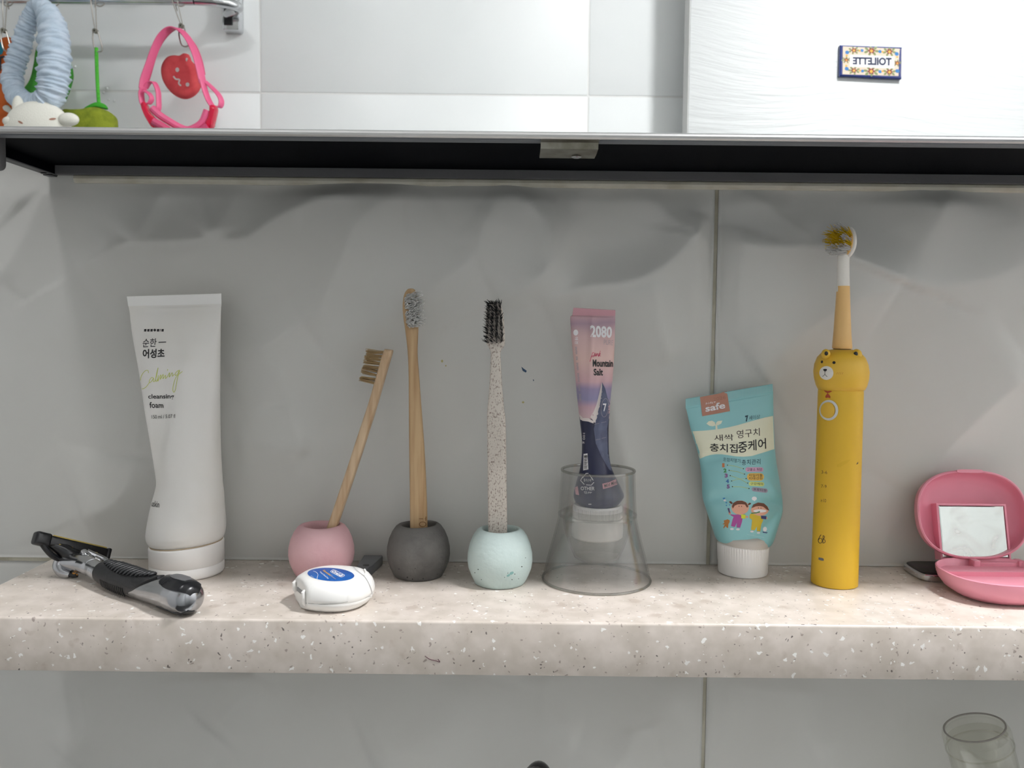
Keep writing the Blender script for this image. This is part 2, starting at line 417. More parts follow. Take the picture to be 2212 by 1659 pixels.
# ------------------------------------------------------------------ the room
XL, XR = -1250., 1150.
mk('floor', *box((XL - 60, OPP - 60, FLOOR - 60), (XR + 60, 60, FLOOR)), M['floor'], smooth=0, kind='structure', label='grey bathroom floor')
mk('ceiling', *box((XL - 60, OPP - 60, CEIL), (XR + 60, 60, CEIL + 60)), M['paint'], smooth=0, kind='structure', label='white bathroom ceiling')
mk('wall_left', *box((XL - 60, OPP - 60, FLOOR), (XL, 60, CEIL)), M['side'], smooth=0, kind='structure', label='white side wall on the left')
mk('wall_right', *box((XR, OPP - 60, FLOOR), (XR + 60, 60, CEIL)), M['side'], smooth=0, kind='structure', label='white side wall on the right')
wb = mk('wall_back', *box((XL, 1.2, FLOOR), (XR, 60, CEIL)), M['grout'], smooth=0, kind='structure', label='wall of large white relief tiles behind the shelf')
wo = mk('wall_opposite', *box((XL, OPP - 60, FLOOR), (XR, OPP - 1.0, CEIL)), M['grout2'], smooth=0, kind='structure', label='plain white tiled wall seen in the mirror')

# relief tiles behind the shelf: overlapping leaf-shaped facets that meet in soft creases
GX, GZ, TW, TH_ = 143., -1., 600., 300.
k1 = crop(0, 360, 1.885); k2 = crop(1106, 360, 1.885); k3 = crop(0, 1420, 2.0); k4 = crop(1106, 1420, 2.0)
RIDGES = [   # (points, amplitude, falloff on the first side, falloff on the other side)
    (k1((330, 420), (430, 365), (540, 322), (760, 305), (1000, 300), (1130, 220), (1300, 145), (1480, 108), (1660, 95)), 3.0, 9, 42),
    (k1((700, 40), (640, 160), (555, 310)), 1.5, 14, 22), (k1((800, 40), (840, 180), (890, 300)), 1.6, 16, 12),
    (k1((1000, 40), (950, 180), (890, 300)), 1.4, 14, 16),
    (k1((1720, 60), (1500, 215), (1400, 400), (1330, 560), (1230, 650), (1080, 740), (910, 810)), 3.2, 34, 8),
    (k1((2085, 40), (1990, 220), (1930, 370), (1860, 440), (1750, 520), (1560, 620), (1330, 760)), 3.0, 36, 8),
    (k1((0, 40), (60, 110), (105, 160)), 1.5, 16, 10), (k1((220, 60), (110, 300), (0, 470)), 1.6, 20, 12),
    (k1((560, 1180), (540, 1280), (470, 1370), (340, 1430)), 2.0, 10, 26),
    (k1((1190, 960), (1210, 1060), (1250, 1170)), 1.3, 12, 12), (k1((960, 1120), (1100, 1125), (1250, 1175)), 1.1, 12, 10),
    (k2((-60, 60), (100, 180), (150, 300), (140, 420), (60, 500), (-60, 560)), 2.6, 8, 30),
    (k2((280, 40), (250, 200), (180, 380), (60, 520)), 1.6, 18, 10),
    (k2((120, 560), (300, 492), (480, 470), (620, 400), (740, 285), (780, 200)), 3.0, 9, 34),
    (k2((470, 40), (600, 180), (760, 285)), 1.8, 20, 10), (k2((560, 480), (590, 640), (640, 800)), 1.5, 12, 18),
    (k2((840, 300), (980, 325), (1150, 330), (1290, 332), (1420, 400), (1560, 470)), 2.6, 9, 34),
    (k2((860, 60), (1020, 150), (1200, 300)), 1.6, 18, 12),
    (k2((2140, 370), (1900, 465), (1600, 500), (1400, 540), (1200, 650), (1080, 760), (980, 830)), 3.0, 30, 9),
    (k2((1800, 40), (1700, 220), (1600, 420), (1570, 490)), 2.0, 22, 12), (k2((1630, 40), (1670, 120), (1710, 185), (1790, 60)), 1.6, 8, 14),
    (k2((2120, 820), (1950, 960), (1780, 1130), (1640, 1350)), 2.0, 12, 34),
    (k2((980, 640), (1010, 900), (1120, 1250)), 1.6, 26, 14),
    (k2((380, 900), (440, 1100), (480, 1300)), 1.5, 14, 24),
    (k3((640, 110), (780, 100), (920, 95), (1150, 60)), 1.6, 9, 26), (k3((1120, 80), (1020, 190), (900, 310)), 1.8, 24, 9),
    (k3((340, 40), (375, 200), (390, 300), (280, 440)), 1.5, 22, 12), (k3((2030, 60), (1960, 230), (1780, 360), (1600, 440)), 2.0, 26, 10),
    (k4((140, 60), (150, 240), (300, 300)), 1.4, 20, 10),
    (k4((730, 60), (690, 160), (600, 230), (515, 270), (490, 370), (420, 500)), 2.4, 28, 9), (k4((590, 250), (625, 350), (665, 500)), 1.5, 12, 20),
    (k4((890, 110), (1100, 130), (1360, 160)), 1.3, 8, 26), (k4((1300, 400), (1500, 310), (1700, 240)), 1.2, 26, 10),
]
_RC = []
for pts, amp, la, lb in RIDGES:
    q = cr(pts, 5); w_ = np.array([P(x, y, 0) for x, y in q]); _RC.append((w_[:, [0, 2]], amp, la, lb))
def relief(X, Z):
    h = np.zeros_like(X)
    for q, amp, la, lb in _RC:
        best = np.full(X.shape, 1e9); side = np.zeros(X.shape); tt = np.zeros(X.shape); n = len(q) - 1
        for i in range(n):
            a, d = q[i], q[i + 1] - q[i]; L2 = d @ d + 1e-9
            t = np.clip(((X - a[0]) * d[0] + (Z - a[1]) * d[1]) / L2, 0, 1)
            ex, ez = X - a[0] - t * d[0], Z - a[1] - t * d[1]; dd = np.hypot(ex, ez); mk_ = dd < best
            best = np.where(mk_, dd, best); side = np.where(mk_, d[0] * ez - d[1] * ex, side); tt = np.where(mk_, (i + t) / n, tt)
        fade = np.clip(np.minimum(tt, 1 - tt) * 6, 0, 1) ** .7 * .75 + .25
        big = amp > 1.9
        l1, l2 = [(30 if big else 20) if l == min(la, lb) else (85 if big else 42) for l in (la, lb + 1e-3)]
        h += (3.3 if big else 2.7) * amp * fade * np.where(side > 0, np.clip(1 - best / l1, 0, 1) ** 1.8, np.clip(1 - best / l2, 0, 1) ** 1.6)
    return h * np.clip((275 - Z) / 16, .12, 1)
def relief_tile(x0, z0):
    x1, z1 = x0 + TW, z0 + TH_; g = 1.3
    nx, nz = 240, 120
    X, Z = np.meshgrid(np.linspace(x0 + g, x1 - g, nx), np.linspace(z0 + g, z1 - g, nz)); hh = relief(X, Z)
    e = np.minimum.reduce([X - x0 - g, x1 - g - X, Z - z0 - g, z1 - g - Z]); hh = hh * np.clip(e / 14, 0, 1) ** .6
    Y = -hh + .5 * np.clip(1 - e / 2.0, 0, 1) ** 2
    V = np.stack([X, Y, Z], -1).reshape(-1, 3); Fs = []
    I = np.arange(nx * nz).reshape(nz, nx)
    q = np.stack([I[:-1, :-1], I[:-1, 1:], I[1:, 1:], I[1:, :-1]], -1).reshape(-1, 4); Fs = q.tolist()
    rim = list(I[0, :]) + list(I[1:, -1]) + list(I[-1, -2::-1]) + list(I[-2:0:-1, 0])
    b0 = len(V); V = np.vstack([V, V[rim] * A(1, 0, 1) + A(0, 4, 0)]); k = len(rim)
    Fs += [[rim[i], rim[(i + 1) % k], b0 + (i + 1) % k, b0 + i] for i in range(k)]
    return V, Fs
SEEN = {(-1, 0), (0, 0), (-1, -1), (0, -1)}
flat = None
for i in range(-3, 2):
    for j in range(-4, 5):
        x0, z0 = GX + i * TW, GZ + j * TH_
        if (i, j) in SEEN: mk('tile', *relief_tile(x0, z0), M['tile'], parent=wb, smooth=180, recalc=False)
        else:
            xa, xb, za, zb = max(x0, XL) + 1.3, min(x0 + TW, XR) - 1.3, max(z0, FLOOR) + 1.3, min(z0 + TH_, CEIL) - 1.3
            if xb - xa > 5 and zb - za > 5: mk('tile', *rbox((xa, 0, za), (xb, 4, zb), .6, 1), M['tile'], parent=wb)
# plain tiles of the opposite wall
ox, oz = V_(562, 100, WALLV)[0], V_(920, 204, WALLV)[2]; ow = V_(1272, 100, WALLV)[0] - ox; oh = ow / 2
for i in range(-3, 3):
    for j in range(-6, 3):
        xa, xb = max(ox + i * ow, XL) + 1.6, min(ox + (i + 1) * ow, XR) - 1.6
        za, zb = max(oz + j * oh, FLOOR) + 1.6, min(oz + (j + 1) * oh, CEIL) - 1.6
        if xb - xa > 5 and zb - za > 5: mk('tile', *rbox((xa, OPP - 4, za), (xb, OPP, zb), 1.0, 2), M['tile2'], parent=wo)
# sealant bead under the cabinet, small marks on the tiles
M['sealant'] = mat('old_sealant', (206, 202, 188), .5, noise=(.05, (190, 184, 166), .45, .7))
mk('trim_1', *tube([A(x, -1.6, 270.6) for x in np.linspace(-308, 470, 40)], 2.9, 10), M['sealant'], kind='structure', label='cream sealant bead along the underside of the cabinet')
M['speckb'] = mat('blue_paint_fleck', (28, 62, 92), .5); M['specky'] = mat('yellow_stain', (176, 166, 110), .6)
tiles = [o for o in wb.children if o.name.startswith('tile')]
TL = next(o for o in tiles if len(GEO[o.name][1]) > 20000 and GEO[o.name][0][:, 0].min() < -400 and GEO[o.name][0][:, 2].max() > 200)
for pts in ([(1126, 792), (1131, 796), (1138, 801), (1136, 805), (1129, 801)], [(1151, 819), (1154, 821), (1152, 824)]):
    decal('paint_fleck', poly2(pts), TL, M['speckb'], off=.1)
decal('stain_spot', poly2(ell2(1130, 869, 2.6, 2.2)), TL, M['specky'], off=.1)
decal('stain_spot', poly2(ell2(955, 780, 2.2, 3)), TL, M['specky'], off=.1)
decal('stain_spot', poly2(ell2(963, 790, 1.6, 1.6)), TL, M['specky'], off=.1)

# ceiling downlights
for n, ((lx, ly), lr, st) in enumerate(LAMPS):
    t = thing('ceiling_downlight', (lx, ly, CEIL - 14), ['round white ceiling downlight over the towel rail side', 'round white ceiling downlight over the door side'][n], 'ceiling light', 'ceiling downlights')
    mk('trim_ring', *lathe([(lr + 1, 3), (lr + 1, 0), (lr + 4, -2), (lr + 13, 0), (lr + 14, 13.5), (lr + 1, 13.5)], (lx, ly, CEIL - 14), 48, loop=True), M['white'], t)
    mk('diffuser', *lathe([(0, 9), (lr, 9), (lr, 5), (lr * .96, 3.4), (0, 3)], (lx, ly, CEIL - 14), 48), mat('lit_diffuser', (255, 252, 246), .5, emit=st), t)

# ------------------------------------------------------------------ shelf
bm = bmesh.new(); bmesh.ops.create_cube(bm, size=1)
lo, hi = A(-331, -126, -31.8), A(560, 0.8, 0)
for v in bm.verts: v.co = Vector((lo + hi) / 2 + np.array(v.co) * (hi - lo))
bmesh.ops.bevel(bm, geom=[e for e in bm.edges if all(v.co.z > -1 for v in e.verts) and (all(v.co.y < -100 for v in e.verts) or all(v.co.x < -300 for v in e.verts))], offset=1.7, segments=4, affect='EDGES', profile=.5)
bmesh.ops.bevel(bm, geom=[e for e in bm.edges if all(v.co.z < -31 for v in e.verts) and all(v.co.y < -100 for v in e.verts)], offset=.7, segments=2, affect='EDGES', profile=.5)
bm.verts.index_update(); sv = np.array([v.co[:] for v in bm.verts]); sf = [[v.index for v in f.verts] for f in bm.faces]; bm.free()
mk('wall_shelf', sv, sf, M['shelf'], label='speckled beige solid surface wall shelf under the mirror cabinet', cat='shelf')

# ------------------------------------------------------------------ mirror cabinet
CB, CT, CXL, CXR = 273.5, 960., -327., 470.
cab = thing('mirror_cabinet', ((CXL + CXR) / 2, -60, CB), 'wall cabinet with mirror front and black underside above the shelf', 'cabinet')
body = mk('body', *join(box((CXL, -113, CB + 6), (CXR, -.5, CB + 9)), box((CXL, -113, CB), (CXL + 7, -.5, CT)), box((CXR - 7, -113, CB), (CXR, -.5, CT)),
                        box((CXL, -6.5, CB + 9), (CXR, -.5, CT)), box((CXL, -113, CT - 8), (CXR, -.5, CT))), M['black'], cab, smooth=0)
mk('edge_strip', *rbox((CXL - .4, -113, CB - .8), (CXL + 6.5, -.6, CB + 1), .3, 1), M['rim'], cab, label='dark grey edge strip')
mk('edge_strip', *rbox((CXL + 7, -6, CB - .4), (CXR, -.7, CB + 5.9), .3, 1), M['rim'], cab, label='dark grey edge strip')
mk('corner_cap', *rbox((CXL - .3, -8, CB - 1.6), (CXL + 6.3, -1, CB - .9), .3, 1), M['blackp'], cab)
mk('screw', *lathe([(0, 0), (2.0, 0), (2.2, -.5), (1.6, -.8), (0, -.8)], (CXL + 3.2, -13, CB - .8), 14), M['blackp'], cab)
dr = mk('door', *box((CXL, -133.5, CB + 3), (CXR, -114.5, CT)), M['alud'], cab, smooth=0)
mk('mirror_glass', *rbox((CXL, -MY, CB + 1.6), (CXR, -MY + 3.4, CT), .35, 1), M['mirror'], dr, smooth=0)
mk('door_profile', *join(tube([A(x, -135.6, CB + .2) for x in np.linspace(CXL, CXR, 8)], 1.9, 10)), M['alu'], dr)
mk('door_profile', *rbox((CXL, -124, CB + .2), (CXR, -115, CB + 3), .8, 2), M['alud'], dr)
mk('door_groove', *box((CXL, -132.5, CB + 1.6), (CXR, -124.2, CB + 3)), mat('groove_grey', (96, 100, 108), .5, metal=.3), dr, smooth=0)
# folded catch plate below the door
cx0, cx1 = G(1169, 300, CB)[0], G(1296, 300, CB)[0]
cpl = [(-131, CB - .2), (-122, CB - .4), (-121, CB - 3.8), (-110, CB - 4.6), (-98, CB - 4.4), (-98, CB - 3.2), (-110, CB - 3.4), (-119.6, CB - 2.6), (-120.6, CB + .9), (-131, CB + 1.2)]
pv = [A(x, y, z) for x in (cx0, cx1) for y, z in cpl]; n = len(cpl)
mk('catch_plate', pv, [list(range(n)), list(range(n, 2 * n))] + [[i, (i + 1) % n, n + (i + 1) % n, n + i] for i in range(n)], M['steel'], dr, label='worn brassy metal catch plate')
mk('screw', *lathe([(0, 0), (2.6, 0), (3, -.8), (1.8, -1.5), (0, -1.5)], ((cx0 + cx1) / 2 + 5, -107, CB - 4.6), 18), M['chrome'], dr)
kb0, kb1 = P(-34, 368, -108), P(8.5, 368, -108)
mk('pull_knob', *rbox((kb0[0], -113, kb0[2]), (kb1[0], -103, CB + 6), 3.6, 4), M['rim'], cab, label='dark grey rounded pull knob')

# ------------------------------------------------------------------ cleansing foam tube
c3 = crop(240, 600, 2.44); c6t = crop(280, 690, 7.214)
YF = -32
foam = thing('cleansing_foam_tube', (P(405, 1240, YF)[0], YF, 0), 'tall white squeezed cleansing foam tube standing on its cap beside the razor', 'tube')
Lf = c3((83, 98), (92, 152), (98, 185), (112, 300), (150, 500), (182, 700), (215, 900), (240, 1060), (236, 1120), (218, 1200), (200, 1300), (195, 1350), (200, 1378), (213, 1398))
Rf = c3((580, 82), (582, 140), (580, 170), (577, 290), (574, 490), (572, 690), (574, 900), (582, 1075), (588, 1130), (592, 1200), (598, 1290), (595, 1335), (588, 1362), (574, 1384))
bf = [.9, .9, 2.2, 6.5, 11.5, 15, 17.5, 19, 20, 21.5, 23.5, 24, 23.5, 22]
ft = mk('tube_body', *tube_loft(Lf, Rf, bf, YF, 90, 88, dents=[(352, 930, 26, 110, .16, 9.), (345, 1045, 30, 26, -.4, 4.), (440, 760, 90, 40, -.9, -2.), (392, 1120, 60, 40, 0, -1.5)]), M['whitem'], foam, smooth=180)
decal('crimp_seal', poly2(c3((84, 99), (580, 84), (581, 138), (92, 150))), ft, M['white'], .25, 14)
# cap: slightly oval, top edge a little slanted
cx_, cr_ = P(404, 1215, YF)[0], 24.3
zt0, zt1 = P(325, 1176, YF)[2], P(480, 1166, YF)[2]
def cap_ring(r, z, slant):
    th = np.linspace(0, 2 * math.pi, 72, endpoint=False); x = cx_ + r * np.cos(th)
    return np.stack([x, YF + r * np.sin(th), z + slant * (x - cx_) / cr_], 1)
zm = (zt0 + zt1) / 2; sl = (zt1 - zt0) / 2
rg = [cap_ring(22.4, 0, 0), cap_ring(23.8, .7, 0), cap_ring(24.3, 2, 0), cap_ring(24.4, 7.4, .1), cap_ring(24.0, 7.7, .1), cap_ring(24.4, 8.0, .1), cap_ring(24.5, zm - 1.2, sl), cap_ring(24.2, zm - .3, sl), cap_ring(23.2, zm, sl), cap_ring(20, zm, sl)]
mk('cap', *loft(rg), M['whitecap'], foam, smooth=60, label='white flip cap')
M['residue'] = mat('dried_residue', (176, 158, 132), .7)
mk('residue_ring', *tube([(cx_ + 23.3 * math.cos(t), YF + 23.3 * math.sin(t), zm + .25 + sl * 23.3 * math.cos(t) / cr_) for t in np.linspace(0, 2 * math.pi, 60, endpoint=False)], .45, 6, closed=True), M['residue'], foam)
T = lambda *q: c6t(*q)
K = M['ink']
for i, x in enumerate((225, 274, 323, 373, 424, 474, 495)):
    if i == 3: g = poly2(ell2(*T((393, 167))[0], 2.8, 3.0, 0, 16))
    elif i == 5: g = poly2(T((476, 150), (486, 150), (480, 188), (470, 188)))
    else: g = poly2(T((x + 4, 150 + (i % 2)), (x + 40, 149), (x + 36, 190), (x, 189)))
    decal('logo_block', g, ft, K)
decal('printed_text', text2('순한', T((205, 300), (425, 295), (418, 425), (205, 435)), .01, .1), ft, K)
decal('printed_text', poly2(T((452, 350), (570, 346), (570, 360), (450, 366))), ft, K)
decal('printed_text', text2('어성초', T((205, 462), (548, 455), (545, 598), (205, 610)), .035), ft, K)
cal = [[(295, 835), (285, 795), (240, 805), (190, 870), (170, 950), (172, 1040), (200, 1082), (260, 1050), (310, 980)],
       [(375, 915), (345, 905), (310, 950), (315, 985), (350, 955), (375, 915), (370, 960), (390, 965), (420, 880), (445, 752), (425, 830), (405, 940), (420, 965), (450, 900)],
       [(450, 870), (440, 965), (480, 870), (490, 880), (480, 935), (520, 860), (525, 880), (520, 925), (560, 870), (560, 920), (590, 890), (625, 830), (620, 900), (665, 830), (668, 885), (700, 850)],
       [(770, 790), (720, 830), (715, 875), (750, 850), (780, 790), (745, 930), (715, 1090), (690, 1135), (675, 1080), (700, 960), (740, 880), (825, 810)], [(596, 775), (588, 800)]]
decal('printed_script', join2(*[stroke2(T(*s_), 1.15) for s_ in cal]), ft, M['lime'])
decal('printed_text', text2('cleansing', T((290, 1165), (693, 1160), (695, 1255), (292, 1255)), .02), ft, K)
decal('printed_text', text2('foam', T((308, 1285), (522, 1295), (530, 1378), (315, 1380)), .02), ft, K)
decal('printed_text', text2('150 ml / 5.07 fl', T((342, 1490), (712, 1478), (710, 1538), (345, 1545)), .0), ft, K)
decal('printed_text', text2('uskin', c3((213, 1172), (256, 1180), (254, 1212), (213, 1205)), .01), ft, K)
M['stain'] = mat('beige_smudge', (214, 204, 180), .5)

# ------------------------------------------------------------------ razor
c4 = crop(40, 1120, 5.027)
bc = G(388, 1330); BUTT = A(bc[0], -117.0, 10.2); NECK = A(-287., -47., 11.)
rz = thing('razor', (BUTT[0] - 40, -90, 0), 'chrome and black razor lying in front of the white tube', 'razor')
ax = (NECK - BUTT); LEN = np.linalg.norm(ax); ax /= LEN
sd = np.cross(ax, A(0, 0, 1)); sd /= np.linalg.norm(sd); uz = np.cross(sd, ax)      # sd points away from the camera side
if sd[1] < 0: sd = -sd
SS = np.array([-13.5, -13, -11.5, -8, -2, 6, 16, 28, 42, 56, 70, 82, 92, 102, LEN - 14, LEN - 6])
RV = np.array([.3, 3.5, 6.4, 9.0, 10.0, 10.0, 9.2, 8.0, 7.4, 7.6, 7.4, 6.6, 5.8, 5.6, 5.8, 5.8])
RL = np.array([.3, 3.6, 6.6, 9.4, 10.4, 10.4, 9.6, 8.4, 7.8, 8.0, 7.8, 7.0, 6.2, 6.0, 6.6, 7.0])
def rzc(s):
    c = BUTT + ax * s; c[2] = max(np.interp(s, SS, RV) + .2, 10.2 - 4 * max(0, s - 10) / 40 if s < 50 else 7.4) + max(0, s - 60) * .05
    return c
def rzp(s, th, off=0.):
    return rzc(s) + (np.interp(s, SS, RL) + off) * math.cos(th) * sd + (np.interp(s, SS, RV) + off) * math.sin(th) * uz
def rz_body(s0, s1, n=60, off=0.):
    th = np.linspace(0, 2 * math.pi, 40, endpoint=False)
    return loft([np.array([rzp(s, t, off) for t in th]) for s in np.linspace(s0, s1, n)])
def rz_patch(s0, s1, t0, t1, off, ns=30, nt=16, edge=None):
    """raised inlay over the handle between arc angles t0(s)..t1(s)"""
    top, bot = [], []
    for i, s in enumerate(np.linspace(s0, s1, ns)):
        a, b = t0(s), t1(s)
        top.append(np.array([rzp(s, a + (b - a) * j / nt, off(s, j / nt)) for j in range(nt + 1)]))
        bot.append(np.array([rzp(s, a + (b - a) * j / nt, -.6) for j in range(nt + 1)]))
    V = np.vstack(top + bot); w_ = nt + 1; n0 = ns * w_; Fs = []
    for i in range(ns - 1):
        for j in range(nt):
            a = i * w_ + j; Fs.append([a, a + 1, a + w_ + 1, a + w_]); Fs.append([n0 + a, n0 + a + w_, n0 + a + w_ + 1, n0 + a + 1])
    bd = [i * w_ for i in range(ns)] + [(ns - 1) * w_ + j for j in range(1, w_)] + [i * w_ + nt for i in range(ns - 2, -1, -1)] + [j for j in range(nt - 1, 0, -1)]
    Fs += [[bd[i], bd[(i + 1) % len(bd)], n0 + bd[(i + 1) % len(bd)], n0 + bd[i]] for i in range(len(bd))]
    return V, Fs
rb = mk('handle', *rz_body(-13.5, LEN - 6, 90), M['satin'], rz, smooth=60)
PI = math.pi
def oval(s, a, b, half):
    t = np.clip((s - a) / (b - a), 0, 1); return half * math.sqrt(max(0, 1 - (2 * t - 1) ** 2)) ** .7 + .02
# rubber saddle over the middle, open to the metal in a pointed arch towards the butt
gA = lambda s: PI * .5 - (np.interp(s, [22, 30, 46, 60, 80, 88], [.25, .75, 1.5, 1.75, 1.75, 1.2]))
gB = lambda s: PI * .5 + (np.interp(s, [22, 30, 46, 60, 80, 88], [.25, .75, 1.9, 2.6, 2.6, 1.9]))
gr = mk('rubber_grip', *rz_patch(22, 88, gA, gB, lambda s, u: 1.0 + .25 * math.sin(u * PI), 44, 30), M['blackr'], rz, smooth=60, label='black rubber grip')
for i in range(15):   # raised ribs along the top of the grip
    s = 31 + i * 3.6; half = .62 * math.sin(PI * (i + 1.2) / 17.4) + .12
    mk('grip_rib', *tube([rzp(s + .9 * math.sin((t - PI / 2) * 1.2), t, 2.0) for t in np.linspace(PI * .5 - half, PI * .5 + half, 9)], [.5, 1, 1.25, 1.3, 1.35, 1.3, 1.25, 1, .5], 8), M['blackr'], gr, smooth=60)
for i in range(13):
    s = 50 + i * 2.2
    mk('grip_rib', *tube([rzp(s, t, 1.35) for t in np.linspace(PI * 1.0, PI * 1.22, 4)], .38, 6), M['blackp'], gr)
tp = mk('thumb_pad', *rz_patch(-12.4, 15, lambda s: PI * .5 - oval(s, -16, 16, .85), lambda s: PI * .5 + oval(s, -16, 16, .95), lambda s, u: .9 + .4 * math.sin(u * PI), 34, 16), M['blackp'], rz, smooth=60, label='black thumb pad at the butt')
for i in range(7):
    s = 4 + i * 1.4
    mk('pad_rib', *tube([rzp(s, t, 1.25) for t in np.linspace(PI * .5 + .35, PI * .5 + .35 + .5 * math.sin(PI * (i + 1.5) / 10), 4)], .3, 5), M['blackr'], tp)
mk('pad_inlay', *rz_patch(-6, 9, lambda s: PI * .5 - oval(s, -7, 10, .34), lambda s: PI * .5 + oval(s, -7, 10, .3), lambda s, u: 1.7, 20, 8), M['rim'], tp, smooth=60, label='grey oval inlay')
up_ = mk('under_pad', *rz_patch(-11.5, 20, lambda s: PI * 1.42 - oval(s, -15, 22, .45), lambda s: PI * 1.42 + oval(s, -15, 22, .45), lambda s, u: .35, 30, 10), M['blackp'], rz, smooth=60)
for i in range(6):
    s = 89.5 + i * 1.25
    mk('spring_ring', *tube([rzp(s, t, .35) for t in np.linspace(PI * .86, PI * 1.42, 12)], .42, 6), M['satin'], rz)
# neck: rounded metal yoke that ends in two prongs
nk = lambda x, y, Y: P(*c4((x, y))[0], Y)
mk('neck_yoke', *tube(cr([rzc(LEN - 16), rzc(LEN - 6), nk(520, 470, -44), nk(465, 480, -45), nk(445, 530, -47), nk(480, 585, -49), nk(560, 612, -50)], 8), np.interp(np.linspace(0, 6, 49), range(7), [6, 6.3, 6.0, 5.0, 4.2, 3.4, 2.0]), 16), M['satin'], rz)
mk('neck_prong', *tube(cr([nk(560, 600, -50), nk(600, 622, -51), nk(640, 612, -51)], 5), [1.6] * 10 + [1.1], 8), M['blackp'], rz)
mk('spring_leaf', *tube([nk(590, 590, -51.5), nk(640, 615, -51.5)], .7, 6), mat('orange_plastic', (196, 136, 60), .5), rz)
# cartridge
e0, e1 = P(*c4((185, 240))[0], -57), P(*c4((968, 415))[0], -22)
bd_ = e1 - e0; BL = np.linalg.norm(bd_); bd_ /= BL
cv = A(.1, .5, .86); cv -= bd_ * (cv @ bd_); cv /= np.linalg.norm(cv); cn = np.cross(bd_, cv)
if cn[1] < 0: cn = -cn                                   # blades look towards the wall
MB = (np.stack([bd_, cv, cn], 1), e0)
hd = mk('blade_head', *rbox((0, -1.5, -2.6), (BL, 5.2, 3.0), 1.2, 3, MB), M['blackp'], rz, label='black multi-blade head')
mk('head_end_cap', *rbox((-1.6, -2.6, -3.4), (9, 6.2, 3.8), 1.8, 3, MB), M['blackp'], hd)
mk('head_end_cap', *rbox((BL - 2.4, -2.2, -3.0), (BL + .8, 5.8, 3.6), 1.2, 2, MB), M['blackp'], hd)
M['yellow_strip'] = mat('yellow_strip', (196, 172, 96), .5)
mk('lubricating_strip', *rbox((9.5, 4.9, -2.2), (BL - 3, 5.9, -1.0), .3, 1, MB), M['yellow_strip'], hd, label='yellow strip')
mk('lubricating_strip', *rbox((9.5, 4.9, .2), (BL - 3, 5.7, 1.2), .3, 1, MB), M['yellow_strip'], hd, label='yellow strip')
for a, b in ((4, 3.0), (14.2, 3.4), (20, 3.8), (33, 3.2), (38.5, 2.8)):
    mk('clip_tab', *rbox((a, -.6, -3.0), (a + b, .8, -2.4), .2, 1, MB), M['yellow_strip'], hd)
for i in range(4):
    mk('blade', *rbox((5, -.4 + i * 1.3, 2.9), (BL - 4, 0 + i * 1.3, 3.5), .1, 1, MB), M['satin'], hd)
mk('cradle_arm', *tube(cr([nk(265, 285, -55), nk(310, 345, -54), nk(370, 405, -52), nk(440, 440, -48)], 6), 1.9, 10), M['blackp'], rz)
mk('cradle_arm', *tube(cr([nk(900, 420, -25), nk(840, 450, -30), nk(760, 470, -36), nk(680, 450, -40)], 6), 1.9, 10), M['blackp'], rz)
mk('cradle', *tube(cr([nk(330, 275, -50), nk(480, 345, -45), nk(560, 400, -43), nk(660, 400, -38), nk(800, 410, -31)], 6), [2.6, 2.8, 3.2, 3.6, 4.0, 4.4, 4.8, 5.0, 5.2, 5.2, 5.2, 5.2, 5.2, 5.2, 5, 4.8, 4.4, 4, 3.6, 3.3, 3, 2.6, 2.3, 2, 1.8], 12), M['blackp'], rz)
cl = mk('release_clasp', *tube(cr([nk(700, 365, -46), nk(730, 400, -48), nk(775, 435, -49)], 6), [2.4, 2.7, 2.8, 2.8, 2.8, 2.8, 2.9, 2.9, 2.9, 2.8, 2.6, 2.2, 1.6], 12), M['satin'], rz, label='chrome release clasp')
mk('release_clasp', *tube(cr([nk(815, 435, -48), nk(850, 450, -47), nk(890, 468, -46)], 5), [1.6, 2.2, 2.3, 2.3, 2.3, 2.3, 2.3, 2.3, 2.2, 2, 1.4], 12), M['satin'], rz)
mk('release_clasp', *tube(cr([nk(740, 360, -44), nk(830, 400, -42), nk(930, 445, -41), nk(960, 480, -43), nk(900, 500, -47)], 5), 2.0, 10), M['satin'], rz)

# ------------------------------------------------------------------ toothbrush stands
def stand(px, Y, R_, Hh, label, m):
    x = P(px, 1200, Y)[0]
    prof = [(0, 0), (.70, 0), (.76, .015), (.80, .05), (.89, .16), (.965, .28), (1.0, .42), (.99, .56), (.93, .72), (.83, .86), (.72, .955), (.64, .99), (.585, 1.0), (.545, .985), (.52, .95), (.505, .88), (.50, .3), (.46, .24), (0, .23)]
    prof = [(r * R_, z * Hh) for r, z in prof]
    V, Fc = lathe(prof, (x, Y, 0), 72)
    V = V + (np.sin(V * .21)[:, [1, 2, 0]] * .22) * (V[:, 2:3] > 1)
    o = mk('toothbrush_stand', V, Fc, m, base=(x, Y, 0), smooth=60, label=label, cat='toothbrush stand', group='round stone toothbrush stands')
    return o, x
M['pinkst'] = mat('pink_diatomite', (224, 182, 186), .85, noise=(.03, (212, 164, 170), .4, .7), bump=(.35, .35))
M['greyst'] = mat('grey_concrete', (112, 110, 107), .85, noise=(.035, (82, 80, 78), .42, .68), bump=(.4, .5))
M['mintst'] = mat('mint_diatomite', (198, 214, 211), .85, noise=(.028, (184, 202, 199), .42, .7), bump=(.35, .35))
M['pore'] = mat('pore', (70, 78, 76), .9); M['mould'] = mat('green_spot', (128, 170, 168), .85)
_, xp = stand(695, -36, 22.0, 35, 'pale pink stone toothbrush stand behind the floss box', M['pinkst'])
sg, xg = stand(904.5, -33.5, 21.4, 35.5, 'dark grey concrete toothbrush stand', M['greyst'])
sm_, xm = stand(1079.5, -49, 21.6, 36.5, 'pale mint stone toothbrush stand', M['mintst'])
